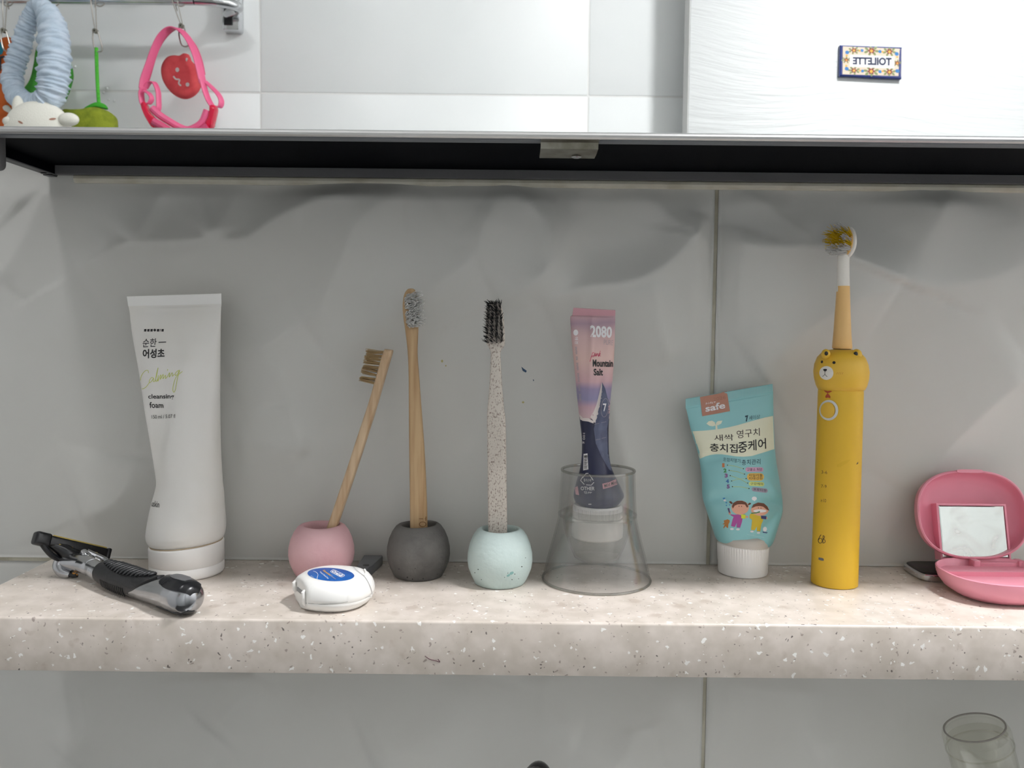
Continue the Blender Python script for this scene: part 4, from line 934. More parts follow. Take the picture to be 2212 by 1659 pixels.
for s_, x, y, rgb in (('1', 380, 694, (196, 120, 76)), ('2', 390, 733, (70, 150, 84)), ('3', 399, 771, (140, 80, 140)), ('4', 408, 812, (70, 120, 180)), ('5', 414, 852, (120, 84, 140))):
    decal('printed_digit', text2(s_, c8((x, y), (x + (18 if s_ == '1' else 23), y), (x + (18 if s_ == '1' else 23), y + 30), (x, y + 30)), .05), kb_, mat('digit_print', rgb, .5), .2)
M['limel'] = mat('yellow_green_line', (190, 200, 100), .5)
for a, b in (((420, 708), (538, 735)), ((432, 747), (546, 775)), ((440, 786), (570, 842)), ((450, 826), (558, 808)), ((457, 868), (580, 882))):
    decal('link_line', stroke2(c8(a, ((a[0] + b[0]) / 2, (a[1] + b[1]) / 2 - 5), b), .8), kb_, M['limel'], .2)
    for p_ in (a, b): decal('link_dot', poly2(ell2(*c8(p_)[0], 1.2, 1.2, 0, 8)), kb_, K, .22)
def pill(x0, y0, x1, y1, rgb, s_, sk=0):
    h = (y1 - y0) / 2; q = [(x0 + h + h * math.cos(t), y0 + h + h * math.sin(t)) for t in np.linspace(PI / 2, PI * 1.5, 8)] + [(x1 - h + h * math.cos(t), y0 + h + sk + h * math.sin(t)) for t in np.linspace(-PI / 2, PI / 2, 8)]
    decal('print_pill', poly2(c8(*q)), kb_, mat('pill_print', rgb, .5), .16)
    decal('printed_text', text2(s_, c8((x0 + 12, y0 + 6), (x1 - 10, y0 + 6 + sk), (x1 - 10, y1 - 7 + sk), (x0 + 12, y1 - 7)), .0), kb_, K2, .26)
pill(553, 724, 688, 758, (206, 160, 190), '고불소 처방'); pill(565, 768, 692, 824, (226, 184, 88), '자일리톨\n치태강화'); pill(578, 830, 694, 862, (204, 214, 130), '구강케어', 4); pill(600, 872, 720, 904, (160, 150, 168), '프루티향', 10)
# the printed children, drawn plainly
SK, HR = mat('skin_print', (220, 164, 140), .5), mat('hair_print', (104, 60, 40), .5)
c9 = crop(1540, 930, 6.381)
def pd(m_, *loops, off=.16): decal('printed_figure', join2(*[poly2(c9(*l)) for l in loops]), kb_, m_, off, 6)
MG, YL, NV = mat('magenta_print', (168, 76, 150), .5), mat('yellow_print', (206, 178, 44), .5), mat('navy_cup_print', (52, 58, 110), .5)
pd(MG, [(300, 1160), (345, 1155), (380, 1165), (410, 1200), (400, 1260), (375, 1340), (325, 1335), (330, 1270), (300, 1330), (250, 1315), (270, 1230), (285, 1190), (240, 1165), (250, 1155)])
pd(YL, [(520, 1145), (580, 1150), (620, 1165), (680, 1195), (690, 1240), (665, 1290), (650, 1390), (605, 1385), (605, 1320), (575, 1375), (525, 1370), (540, 1230), (505, 1205), (505, 1165)])
pd(SK, ell2(375, 1062, 120, 98)); pd(SK, ell2(645, 1092, 122, 84)); pd(SK, ell2(232, 1135, 16, 26), ell2(470, 1190, 16, 16), ell2(735, 1205, 14, 14))
pd(HR, [(262, 1045), (280, 1000), (330, 970), (400, 968), (455, 990), (488, 1045), (470, 1065), (440, 1020), (390, 1015), (340, 1018), (300, 1035), (275, 1075)], [(275, 1000), (250, 975), (222, 978), (232, 998), (260, 1015)], [(480, 1015), (500, 995), (528, 1000), (515, 1020), (488, 1030)], [(530, 1070), (555, 1020), (620, 992), (700, 1005), (745, 1045), (775, 1105), (740, 1090), (690, 1050), (640, 1040), (590, 1045)], off=.24)
pd(K, ell2(360, 1043, 5, 8), ell2(393, 1045, 5, 8), ell2(625, 1067, 5, 7), ell2(660, 1070, 5, 7), off=.3)
pd(M['inkw'], ell2(645, 1108, 90, 22), ell2(568, 938, 34, 28), [(555, 955), (580, 955), (575, 978)], ell2(262, 1356, 26, 14), ell2(345, 1362, 26, 14), ell2(535, 1392, 24, 12), ell2(625, 1408, 24, 12), ell2(165, 965, 18, 14), off=.28)
pd(mat('lime_cup_print', (206, 210, 50), .5), [(388, 1155), (450, 1160), (448, 1215), (390, 1210)], off=.3); pd(NV, [(660, 1172), (735, 1178), (730, 1222), (662, 1215)], off=.3)
pd(mat('green_brush_print', (70, 130, 90), .5), [(525, 1135), (600, 1125), (645, 1108), (645, 1130), (590, 1142), (528, 1148)], off=.34)
pd(mat('purple_brush_print', (84, 66, 110), .5), [(200, 1070), (228, 1068), (232, 1100), (240, 1140), (222, 1130)], off=.3)
pd(mat('cat_print', (176, 116, 54), .5), [(150, 1240), (165, 1235), (185, 1230), (200, 1222), (230, 1235), (232, 1260), (215, 1290), (210, 1345), (190, 1335), (175, 1320), (150, 1350), (145, 1335), (165, 1295), (130, 1290), (158, 1275)])
pd(mat('blue_fleck_print', (60, 130, 190), .5), [(135, 930), (170, 925), (165, 945), (140, 948)], [(170, 990), (195, 985), (198, 1005), (178, 1003)], ell2(188, 1032, 9, 9), ell2(230, 1026, 7, 8))
pd(M['inkw'], ell2(715, 1360, 28, 34), off=.2); pd(NV, [(680, 1395), (755, 1405), (740, 1418), (690, 1410)], off=.24)
decal('small_print', stroke2(c9((470, 1430), (580, 1455), (705, 1475)), 1.2), kb_, M['tealrib'], .2)
# shoulder and ribbed flip cap
kx = P(1605, 1210, YK)[0]; kr = 16.9
nk0 = P(1605, 1185, YK - 17)[2]
mk('shoulder', *turned([(1554, 1658, 1184), (1552, 1661, 1168), (1554, 1659, 1158), (1562, 1652, 1153)], YK), mat('grey_shoulder', (196, 190, 182), .4), kt, smooth=60)
th = np.linspace(0, 2 * PI, 120, endpoint=False)
def krr(r, z, tilt=0., rib=0.):
    rr_ = r + rib * (np.arange(120) % 2) * np.where(np.sin(th) < .2, 1, 0)
    return np.stack([kx + rr_ * np.cos(th) - (z * .018), YK + rr_ * np.sin(th), z + tilt * np.cos(th)], 1)
mk('cap', *loft([krr(15.6, 0), krr(16.6, .5), krr(kr, 1.6), krr(kr + .2, 8), krr(kr + .25, 8.3), krr(kr + .1, 8.6, 0, .35), krr(kr + .5, nk0 - 1.0, -.7, .35), krr(kr + .2, nk0 - .4, -.7), krr(15, nk0 - .2, -.7)]), M['whitecap'], kt, smooth=25)
cpk = kt.children[-1]
decal('wave_edge', stroke2(c8((385, 1395), (410, 1405), (450, 1455), (490, 1465), (530, 1420), (555, 1405), (590, 1440), (620, 1475), (655, 1455), (690, 1415), (722, 1405)), .9), cpk, M['whitem'], .45)

# ------------------------------------------------------------------ bear electric toothbrush
YE = -43.; ce = crop(1720, 470, 3.858); ce2 = crop(1720, 880, 4.044)
eb = thing('electric_toothbrush', (P(1802, 1265, YE)[0], YE, 0), 'yellow electric toothbrush with bear head standing beside the pink compact', 'electric toothbrush')
M['yellow'] = mat('yellow_soft_plastic', (224, 180, 44), .48, noise=(.01, (220, 176, 40), .4, .7))
M['yellow2'] = mat('bear_yellow_plastic', (232, 186, 62), .45)
M['peach'] = mat('pale_honey_plastic', (236, 192, 124), .42); M['whiteb'] = mat('warm_white_plastic', (236, 232, 224), .35)
lv = [(1757, 1847, 1267), (1754, 1850, 1265.5), (1753.5, 1850.2, 1262), (1756, 1852, 1200), (1760, 1855, 1100), (1764, 1858, 1000), (1767.5, 1861, 900), (1769.5, 1862.6, 846), (1770, 1862, 842)]
V, Fc = turned(lv, YE, 72); V[:, 2] = np.where(V[:, 2] < 2.5, np.maximum(0, V[:, 2] - V[:, 2].min()), V[:, 2])
ebb = mk('handle', V, Fc, M['yellow'], eb, smooth=50)
bh = mk('bear_head', *turned([(1775, 1858, 844), (1769, 1865, 841), (1765, 1869.5, 832), (1761.5, 1873, 818), (1760, 1874.2, 803), (1762, 1872, 787), (1768, 1866, 772), (1777, 1857, 762), (1787, 1848, 757), (1800, 1840, 755)], YE, 72), M['yellow2'], eb, smooth=180)
M['honey'] = mat('ear_rim_honey', (226, 176, 92), .45)
for x, y, rx, ry, yy in ((1784, 765, 9.5, 11, -51), (1850, 766, 11.5, 12, -52)):
    c_ = P(x, y, yy); k_ = (D + yy) / F
    er = mk('ear', *sphere(c_, (rx * k_, 3.2, ry * k_), 24, 14), M['yellow2'], bh, smooth=180)
    ec = P(x - 1.5 if x > 1800 else x + 1, y - 1.5, yy - 2.9)
    mk('ear_inner', *sphere(ec, (rx * k_ * .42, .8, ry * k_ * .42), 16, 8), M['ink'], er, smooth=180)
fe = lambda n_, g, m_, o_=.12: decal(n_, g, bh, m_, o_)
fe('eye', poly2(ell2(*ce((215, 1203))[0], 2.4, 3.1, .2)), K); fe('eye', poly2(ell2(*ce((315, 1209))[0], 3.5, 3.1)), K)
fe('muzzle', poly2(ell2(*ce((252, 1295))[0], 15.2, 14.8)), M['whiteb'])
fe('nose', poly2(ce((225, 1265), (235, 1261), (250, 1261), (259, 1266), (253, 1278), (242, 1284), (231, 1278))), K, .2)
fe('mouth', join2(stroke2(ce((241, 1280), (240, 1308)), 1.0, 2), stroke2(ce((220, 1324), (232, 1316), (240, 1306), (248, 1316), (260, 1327)), 1.0, 3)), K, .2)
M['blush'] = mat('brown_blush_print', (190, 120, 40), .5)
for x in (340, 355, 370, 385): fe('blush_mark', stroke2(ce((x + 5, 1288), (x - 3, 1307)), .8, 2), M['blush'])
fe('blush_mark', poly2(ell2(*ce((174, 1296))[0], 2.2, 2.8)), M['honey'])
M['rust'] = mat('rust_print', (176, 72, 36), .5)
decal('bow_tie', join2(poly2(ce((230, 1440), (262, 1446), (285, 1444), (310, 1442), (285, 1456), (262, 1464), (245, 1455))), poly2(ce((262, 1462), (286, 1490), (284, 1506), (266, 1500), (246, 1504), (243, 1488)))), ebb, M['rust'])
bc_ = ce((265, 1605))[0]
M['ringw'] = mat('white_grey_ring', (214, 214, 210), .4)
decal('power_button_ring', poly2(ell2(bc_[0] + 2.3, bc_[1], 20, 22.2, 0, 40), ell2(bc_[0] + 1.2, bc_[1], 15.2, 17.4, 0, 40)[::-1]), ebb, M['ringw'], .5, 4)
decal('power_button', poly2(ell2(bc_[0] + .4, bc_[1], 14.8, 17, 0, 40)), ebb, M['yellow2'], .7, 4)
for s_, q in (('3-6', ((222, 550), (272, 555), (271, 582), (221, 578))), ('7-9', ((219, 674), (266, 678), (265, 705), (218, 701))), ('≥10', ((215, 798), (262, 800), (261, 830), (214, 826))), ):
    decal('printed_text', text2(s_, ce2(*q), -.01), ebb, K)
decal('logo_print', join2(stroke2(ce2((218, 1112), (200, 1140), (193, 1165), (203, 1184), (218, 1184), (228, 1168), (222, 1148), (205, 1145), (196, 1158)), 1.2), stroke2(ce2((236, 1120), (233, 1185)), 1.2, 2), stroke2(ce2((236, 1120), (248, 1128), (244, 1144), (236, 1150), (252, 1160), (252, 1178), (234, 1186)), 1.2)), ebb, K)
decal('indicator_window', poly2(ce2((196, 1310), (230, 1316), (242, 1324), (240, 1340), (218, 1338), (195, 1330))), ebb, M['rim'])
decal('scratch', poly2(ce2((538, 475), (540, 490), (526, 500), (524, 496))), ebb, K, .12)
M['smear'] = mat('dull_yellow_smear', (217, 174, 43), .7)
decal('smear', poly2(ce2((355, 500), (420, 465), (475, 455), (440, 490), (385, 520), (355, 520))), ebb, M['smear'], .06)
mk('collar', *turned([(1801, 1837, 758), (1801, 1838, 750)], YE, 40), M['blackp'], eb)
M['neckp'] = M['peach']
nb = mk('neck', *turned([(1800, 1839, 753.5), (1798.5, 1840, 751), (1801, 1838, 722), (1804, 1836.5, 680), (1806.5, 1835.6, 645), (1808, 1835, 618)], YE, 48), M['peach'], eb, smooth=60)
mk('neck_top', *turned([(1807, 1835.5, 630), (1807.8, 1835.2, 618), (1808.3, 1834.6, 590), (1808.2, 1834.6, 570), (1809, 1835, 556), (1812, 1834, 545)], YE, 48, .85), M['whiteb'], eb, smooth=60, label='white upper neck')
hn = A(-.80, -.58, .06); hn /= np.linalg.norm(hn); hu = A(.03, 0, 1); hu -= hn * (hu @ hn); hu /= np.linalg.norm(hu); hs = np.cross(hu, hn)
hc = P(1831, 524, YE)
def disc_(c, a, b, prof_):
    t_ = np.linspace(0, 2 * PI, 40, endpoint=False)
    return loft([c + hn * z + np.outer(np.cos(t_) * a * r, hs) + np.outer(np.sin(t_) * b * r, hu) for r, z in prof_])
hbk = mk('brush_head', *disc_(hc, 6.4, 10.4, [(.05, -3.2), (.5, -3.0), (.85, -2.0), (1, -.4), (1, 1.0), (.93, 1.8), (.05, 1.9)]), M['whiteb'], eb, smooth=60)
mk('tuft_plate', *disc_(hc + hn * 1.8, 5.2, 9.0, [(1, 0), (1, .5), (.95, .7), (.05, .7)]), M['peach'], hbk, smooth=60)
iw, iy = [], []
for r in range(6):
    for c in range(4):
        u, v = (c - 1.5) / 1.5 * 3.4, (r - 2.5) / 2.5 * 7.2
        if (u / 4.4) ** 2 + (v / 8.2) ** 2 > 1.05: continue
        it = (hc + hn * 2.4 + hs * u + hu * v, hn + hs * u * .05 + hu * v * .012, 11.5)
        (iw if r in (0, 1) or (r == 5) or (r == 3 and c > 2) else iy).append(it)
mk('bristles', *tufts(iy, 34, 1.1, .26, .25, .10), M['br_yel'], hbk, smooth=180, kind='stuff', label='frayed yellow bristles')
mk('bristles', *tufts(iw, 30, 1.1, .3, .15, .06, .9), M['br_white'], hbk, smooth=180, kind='stuff', label='frayed white bristles')

# ------------------------------------------------------------------ pink compact with mirror
M['pink'] = mat('pink_plastic', (228, 150, 168), .38, noise=(.02, (222, 142, 160), .4, .7))
PX, PYc = 319., -64.
cpct = thing('pink_compact', (PX, PYc, 0), 'open pink plastic compact case with a small mirror in its lid', 'compact case')
sh = lambda a, b, z, n_=2.5: np.c_[sell(a, b, n_, 80) + A(PX, PYc), np.full(80, z)]
base_ = [sh(3, 3, .0), sh(25, 21, .0), sh(29, 25.5, 1), sh(33.5, 30, 4), sh(36.8, 33, 8.5), sh(38.3, 34.2, 13), sh(38.4, 34.3, 15.2), sh(37.6, 33.5, 15.6), sh(36.9, 32.8, 15), sh(36.0, 32.0, 11), sh(34, 30, 8.6), sh(3, 3, 8.2)]
cb_ = mk('base_shell', *loft(base_), M['pink'], cpct, smooth=45)
mk('inner_ledge', *prism([(PX - 30, 8.2), (PX + 30, 8.2), (PX + 30, 11.4), (PX - 30, 11.4)], PYc + 12, PYc + 27), M['pink'], cb_, smooth=0)
LU = A(0, .25, .968); LN = A(0, .968, -.25)             # lid: up direction and backward normal
LO = A(PX, -33.5, 15.5)
def lid(u, v, w_): return LO + A(u, 0, 0) + LU * v + LN * w_
def lr_(a, b, w_, n_=2.5, dv=30.): 
    q = sell(a, b, n_, 80); return np.array([lid(x, y + dv, w_) for x, y in q])
lid_o = mk('lid_shell', *loft([lr_(37.2, 29.6, 0), lr_(38.2, 30.4, .5), lr_(38.4, 30.6, 2.5), lr_(37.5, 29.8, 7), lr_(34.5, 27, 11), lr_(28, 21.5, 13.2), lr_(3, 3, 13.8), lr_(3, 3, 12.6), lr_(27.5, 21, 12), lr_(33.5, 26, 9.6), lr_(36, 28.5, 6), lr_(36.6, 29.0, .4)], False, False, True), M['pink'], cpct, smooth=45)
q0 = [P(x, y, -24) for x, y in ((2022, 1090), (2172, 1095), (2193, 1207), (2042, 1203))]
mw, mh_ = 22.6, 17.6; mcu, mcv = -4.5, 24.5
mcu = (P(2107, 1149, -27)[0] - PX); mcv = (P(2107, 1149, -27)[2] - 15.5) / .968 + .8
fr4 = lambda a, b, w_: [lid(mcu + x * a, mcv + y * b, w_) for x, y in ((-1, -1), (1, -1), (1, 1), (-1, 1))]
mf = mk('mirror_frame', *loft([np.array(fr4(mw + 1.6, mh_ + 1.6, 12.6)), np.array(fr4(mw + 1.6, mh_ + 1.6, 4.4)), np.array(fr4(mw + .3, mh_ + .3, 4.2)), np.array(fr4(mw + .3, mh_ + .3, 5.6))], True, True), M['pink'], lid_o, smooth=0)
Mm = mat('smudged_mirror', (232, 236, 232), .04, metal=1.)
nt = Mm.node_tree; b_ = nt.nodes['Principled BSDF']; tc = nt.nodes.new('ShaderNodeTexCoord'); nz = nt.nodes.new('ShaderNodeTexNoise'); nz.inputs['Scale'].default_value = 42; nz.inputs['Detail'].default_value = 3; nz.inputs['Distortion'].default_value = .8
rp = nt.nodes.new('ShaderNodeValToRGB'); rp.color_ramp.elements[0].position = .5; rp.color_ramp.elements[1].position = .85
rp.color_ramp.elements[1].color = (.55, .55, .55, 1)
nt.links.new(tc.outputs['Object'], nz.inputs['Vector']); nt.links.new(nz.outputs['Fac'], rp.inputs[0])
df = nt.nodes.new('ShaderNodeBsdfDiffuse'); df.inputs[0].default_value = RGB(232, 232, 226); ms = nt.nodes.new('ShaderNodeMixShader')
nt.links.new(rp.outputs[0], ms.inputs[0]); nt.links.new(b_.outputs[0], ms.inputs[1]); nt.links.new(df.outputs[0], ms.inputs[2]); nt.links.new(ms.outputs[0], nt.nodes['Material Output'].inputs[0])
mk('mirror', *loft([np.array(fr4(mw, mh_, 5.7)), np.array(fr4(mw, mh_, 4.6)), np.array(fr4(mw - .6, mh_ - .6, 4.3))], True, True), Mm, lid_o, smooth=0, label='smudged rectangular mirror')
hx0, hx1 = P(2112, 1228, -36)[0], P(2201, 1228, -36)[0]
mk('hinge_bar', *rbox((hx0, -37.5, 9.5), (hx1, -33.2, 13.8), .8, 2), M['pink'], cpct)
for hx in (hx0 - 1.2, hx1 + 1.2): mk('hinge_post', *rbox((hx - 3, -39, 8), (hx + 1.6, -31.5, 15.4), .8, 2), M['pink'], cpct)
mk('latch_notch', *loft([lr_(9, 1.2, z, 4, 59.6) for z in (-.6, 3)]), M['pink'], lid_o)

# ------------------------------------------------------------------ things below the shelf: washbasin, tap, clear tumbler
M['ceramic'] = mat('white_ceramic', (236, 236, 234), .12)
BZ = -320.
wbn = thing('washbasin', (-20, -215, BZ - 160), 'white ceramic washbasin on the wall below the shelf', 'washbasin')
bs = lambda a, b, z, n_=4., dy=0: np.c_[sell(a * .72, b * .62, n_, 72) + A(90, -134 + dy * .62), np.full(72, z)]
mk('bowl', *loft([bs(150, 100, BZ - 160), bs(260, 160, BZ - 110), bs(365, 208, BZ - 40), bs(376, 211, BZ - 6), bs(372, 208, BZ), bs(330, 150, BZ, 4, -45), bs(322, 145, BZ - 8, 4, -45), bs(260, 110, BZ - 100, 3, -45), bs(30, 20, BZ - 125, 2, -45)]), M['ceramic'], wbn, smooth=50)
tx, ty = P(1163, 1650, -92)[0], -92
tap = thing('basin_tap', (tx, -70, BZ), 'chrome basin tap whose lever just reaches the lower picture edge', 'tap')
tz = P(1163, 1668, -70)[2]
mk('tap_body', *lathe([(24, 0), (24, 4), (20, 8), (18, 60), (17, 95), (14, 100), (0, 101)], (tx, -70, BZ), 40), M['chrome'], tap, smooth=50)
mk('spout', *tube(cr([(tx, -80, BZ + 70), (tx, -130, BZ + 82), (tx, -175, BZ + 78), (tx, -188, BZ + 62)], 8), 11, 20, sx=1.2), M['chrome'], tap)
lv_ = mk('lever', *tube(cr([(tx, -70, BZ + 98), (tx, -70, tz - 16), (tx + 1, -66, tz - 7), (tx + 2, -54, tz - 5.5)], 6), [9, 9, 9, 9, 9, 9, 9, 9.5, 10, 10, 10, 10, 10, 9.5, 9, 8, 7, 6, 4], 20), mat('dark_chrome', (70, 70, 72), .25, metal=1.), tap)
YG = -52.
gc = P(2104, 1568, YG); gl_ = thing('clear_tumbler', (gc[0], YG, BZ), 'small clear tumbler turned upside down below the shelf at the right', 'tumbler')
gr_ = 70 / F * (D + YG); gax = A(.30, -.02, -1.); gax /= np.linalg.norm(gax); gax = -gax       # slightly tilted, base up
M['tumbler'] = clearmat('clear_tumbler_plastic', (250, 250, 247), .10, .08, .06)
go = gc + A(0, 0, 0); Lg_ = 217.
gp = [(0, -2.2), (gr_ * .84, -2.2), (gr_ * .88, -.6), (gr_ * .94, -1.2), (gr_ * 1.0, -5), (gr_, -13), (gr_ * .97, -15.5), (gr_ * .965, -40), (gr_ * 1.02, -Lg_), (gr_ * .97, -Lg_), (gr_ * .92, -40), (gr_ * .925, -16), (gr_ * .9, -8), (0, -7)]
V, Fc = lathe(gp, go, 72, gax)
mk('tumbler_shell', V, Fc, M['tumbler'], gl_, smooth=50)
mk('base_ring', *tube([go + (np.array(lathe([(gr_ * .885, -1.0)], (0, 0, 0), 64, gax)[0][i])) for i in range(64)], .6, 8, closed=True), mat('tumbler_base_edge', (150, 147, 143), .2), gl_)
mk('shoulder_ring', *tube([go + (np.array(lathe([(gr_ * .985, -14.6)], (0, 0, 0), 64, gax)[0][i])) for i in range(64)], .55, 8, closed=True), M['tumbler'], gl_)
# stray fibre on the shelf edge
mk('hair_fibre', *tube(cr([P(x, y, -126.3) for x, y in ((918, 1417), (928, 1424), (940, 1427), (950, 1430), (946, 1424))], 5), .22, 5), mat('dark_red_fibre', (86, 50, 60), .7), label='tiny dark curled fibre stuck to the front edge of the shelf', cat='fibre')

# ------------------------------------------------------------------ opposite side of the room, seen in the mirror
DF = 1540.                                               # unfolded distance of the door face
dx0 = V_(1489, 150, DF)[0]
dyf = -2 * MY - (DF - D)
d1 = mk('door_1', *rbox((dx0, dyf - 46, FLOOR + 8), (dx0 + 760, dyf, FLOOR + 2040), 1.2, 2), M['woodgrain'], kind='structure', label='white wood-grain door leaf standing open in front of the tiled wall')
mk('door_edge', *rbox((dx0 - 1.5, dyf - 45, FLOOR + 8), (dx0 - .05, dyf - 1, FLOOR + 2040), .4, 1), mat('door_edge_grey', (206, 206, 204), .45), d1, smooth=30)
# name plaque on the door (reads left to right on the door itself)
cq = crop(1780, 70, 11.06)
pl_ = [(390, 300), (1868, 352), (1858, 1110), (372, 1040)]
n_ = 4; DP = DF - 9
q = np.array([V_(*cq(p)[0], DP) for p in pl_]); qb = q + A(0, 9, 0)
c_ = q.mean(0)
q1 = c_ + (q - c_) * A(.965, 1, .93)
pq = thing('door_plaque', tuple(refl(q).mean(0) - A(0, 0, 30)), 'small blue-edged ceramic name plaque with painted flowers on the white door', 'plaque')
M['cobalt'] = mat('cobalt_glaze', (34, 48, 104), .18); M['ivory'] = mat('ivory_glaze', (196, 178, 160), .3); M['iw'] = mat('white_glaze', (222, 222, 222), .3)
pbk = mk('plaque_tile', *loft([qb, q + A(0, 1.6, 0), q1]), M['cobalt'], pq, smooth=20, virt=True)
inner = [(450, 335), (1845, 392), (1842, 1045), (440, 1000)]
decal('flower_border', poly2(cq(*inner)), pbk, M['ivory'], .25, 12)
def fp(n_, m_, *loops, off=.4): decal(n_, join2(*[poly2(cq(*l)) for l in loops]), pbk, m_, off, 12)
RD, BL_, GN, YW = mat('red_glaze', (112, 26, 26), .3), mat('blue_glaze', (40, 104, 160), .3), mat('olive_glaze', (112, 124, 80), .3), mat('yellow_glaze', (204, 152, 56), .3)
flw = [(712, 430, 80), (1130, 440, 105), (1560, 460, 95), (530, 660, 66), (1745, 735, 70), (712, 910, 85), (1125, 930, 110), (1560, 945, 95)]
leaf = []
for i, (x, y, r) in enumerate(flw):
    for a in range(7):
        an = a * .9 + i; leaf.append(ell2(x + 1.25 * r * math.cos(an), min(max(y + .8 * r * math.sin(an), 375), 1000), r * .5, r * .28, an, 10))
fp('leaf_paint', GN, *leaf)
bl = [(550, 480, 50), (905, 435, 42), (1335, 460, 45), (1735, 515, 52), (540, 870, 52), (915, 925, 42), (1335, 940, 44), (1750, 925, 54)]
fp('blue_flower_paint', BL_, *[ell2(x, y, r, r * .9, .4, 7) for x, y, r in bl], off=.5)
for x, y, r in flw:
    g = [(x + r * (1 if k % 2 == 0 else .55) * math.cos(k * PI / 6), y + r * .85 * (1 if k % 2 == 0 else .55) * math.sin(k * PI / 6)) for k in range(12)]
    fp('red_flower_paint', RD, g, off=.55); fp('flower_heart_paint', YW, ell2(x, y + 5, r * .34, r * .34, 0, 10), off=.65)
fp('yellow_dot_paint', YW, *[ell2(x, y, 26, 24, 0, 8) for x, y in ((540, 555), (850, 440), (1395, 465), (1745, 590), (530, 800), (860, 915), (1395, 930))], off=.6)
decal('name_panel', poly2(cq((618, 540), (1680, 580), (1672, 862), (612, 820))), pbk, M['iw'], .7, 14)
decal('lettering', text2('TOILETTE', cq((1612, 606), (680, 588), (682, 770), (1610, 800)), .05), pbk, mat('slate_blue_lettering', (34, 40, 66), .3), .9, 12)

# towel rail with its wall bracket
DR = 1545.
rl = thing('towel_rail', tuple(refl([V_(200, 0, DR)])[0]), 'chrome towel rail on the plain tiled wall with hooks hanging from it', 'rail')
zr_ = V_(200, -3, DR)[2]; rr2 = 9.5
xe = V_(425, 0, DR)[0]; xb_ = V_(508, 40, WALLV - 6)[0]
rp_ = [A(-1180, DR - D, zr_), A(-900, DR - D, zr_), A(xe - 40, DR - D, zr_), A(xe, DR - D, zr_), A(xe + 38, DR - D + 8, zr_), A(xe + 62, DR - D + 34, zr_), A(xb_ - 6, DR - D + 70, zr_), A(xb_ - 2, WALLV - D - 8, zr_)]
mk('rail_tube', *tube(cr(rp_, 8), rr2, 20), M['chrome'], rl, virt=True)
bx0, bx1 = V_(485, 20, WALLV - 10)[0], V_(523, 20, WALLV - 10)[0]; bz0 = V_(505, 71, WALLV - 10)[2]
mk('wall_bracket', *rbox((bx0, WALLV - D - 26, bz0), (bx1, WALLV - D - .5, bz0 + 96), 3, 2), M['chrome'], rl, virt=True)
mk('bracket_core', *rbox((bx0 + 4, WALLV - D - 28, bz0 + 8), (bx1 - 12, WALLV - D - 25, bz0 + 90), 1, 1), M['blackp'], rl, virt=True)

for k_, yo in enumerate((-20, 40, 78)):  # unseen rack above the rail, added to help shade the tiles below
    mk('rack_rod', *tube([A(-1180, DR - D + yo, zr_ + 95), A(-900, DR - D + yo, zr_ + 95), A(bx1 - 20, DR - D + yo, zr_ + 95)], 6, 12), M['chrome'], rl, virt=True)
mk('rack_end', *rbox((bx1 - 30, DR - D - 28, zr_ + 84), (bx1 - 18, WALLV - D - .5, zr_ + 100), 2, 2), M['chrome'], rl, virt=True)
M['towel'] = mat('cream_towel', (214, 206, 192), .95, bump=(.6, .6))
for k_, xt in enumerate((-905, -660)):  # towels out of view, added to block lamp light from the wall
    tw = [rbox((xt - 118, DR - D - 30, zr_ + 101.2 + 34 * j), (xt + 112, DR - D + 82, zr_ + 134 + 34 * j), 14, 4) for j in range(2)]
    for j in range(2):
        mk('folded_towel', *tw[j], M['towel'], virt=True, smooth=60, label=['cream folded towel lowest on the left of the rack', 'cream folded towel on top on the left of the rack', 'cream folded towel lowest on the right of the rack', 'cream folded towel on top on the right of the rack'][k_ * 2 + j], cat='towel', group='folded towels on the rack')

def hook(px0, px1, pyb, d, label):
    """wire hook over the rail with a clip at its lower end"""
    a = V_(px0, 0, d); e = V_(px1, pyb, d); t = thing('hanging_clip', tuple(refl([e])[0]), label, 'clip', 'wire hanging clips on the rail')
    yR, z = DR - D, zr_
    over = [(a[0], yR - 11 * math.cos(s), z + 11 * math.sin(s)) for s in np.linspace(-.6, PI + 1.0, 12)]
    mk('wire_loop', *tube(cr([e, lerp(e, A(a[0], yR - 11, z - 8), .5)] + [A(*o) for o in over] + [A(a[0] + 3, yR + 4, z - 18)], 4), 1.0, 6), M['wire'], t, virt=True)
    mk('wire_loop', *tube([e + A(2.4, 0, 0), A(a[0] + 9, yR - 11, z - 6)], .9, 6), M['wire'], t, virt=True)
    mk('clip_spring', *lathe([(1.5, -4), (4, -4), (4, 4), (1.5, 4)], e, 16, (0, 1, .1), loop=True), M['steel'], t, virt=True)
    j = e + A(0, 0, -3)
    mk('clip_jaw', *tube(cr([j + A(-4, 0, 2), j + A(-4, -1, -14), j + A(1, -1.5, -31), j + A(12, -1.5, -31), j + A(9, -1, -14), j + A(4, 0, 2)], 5), 1.2, 6), M['wire'], t, virt=True)
    return t
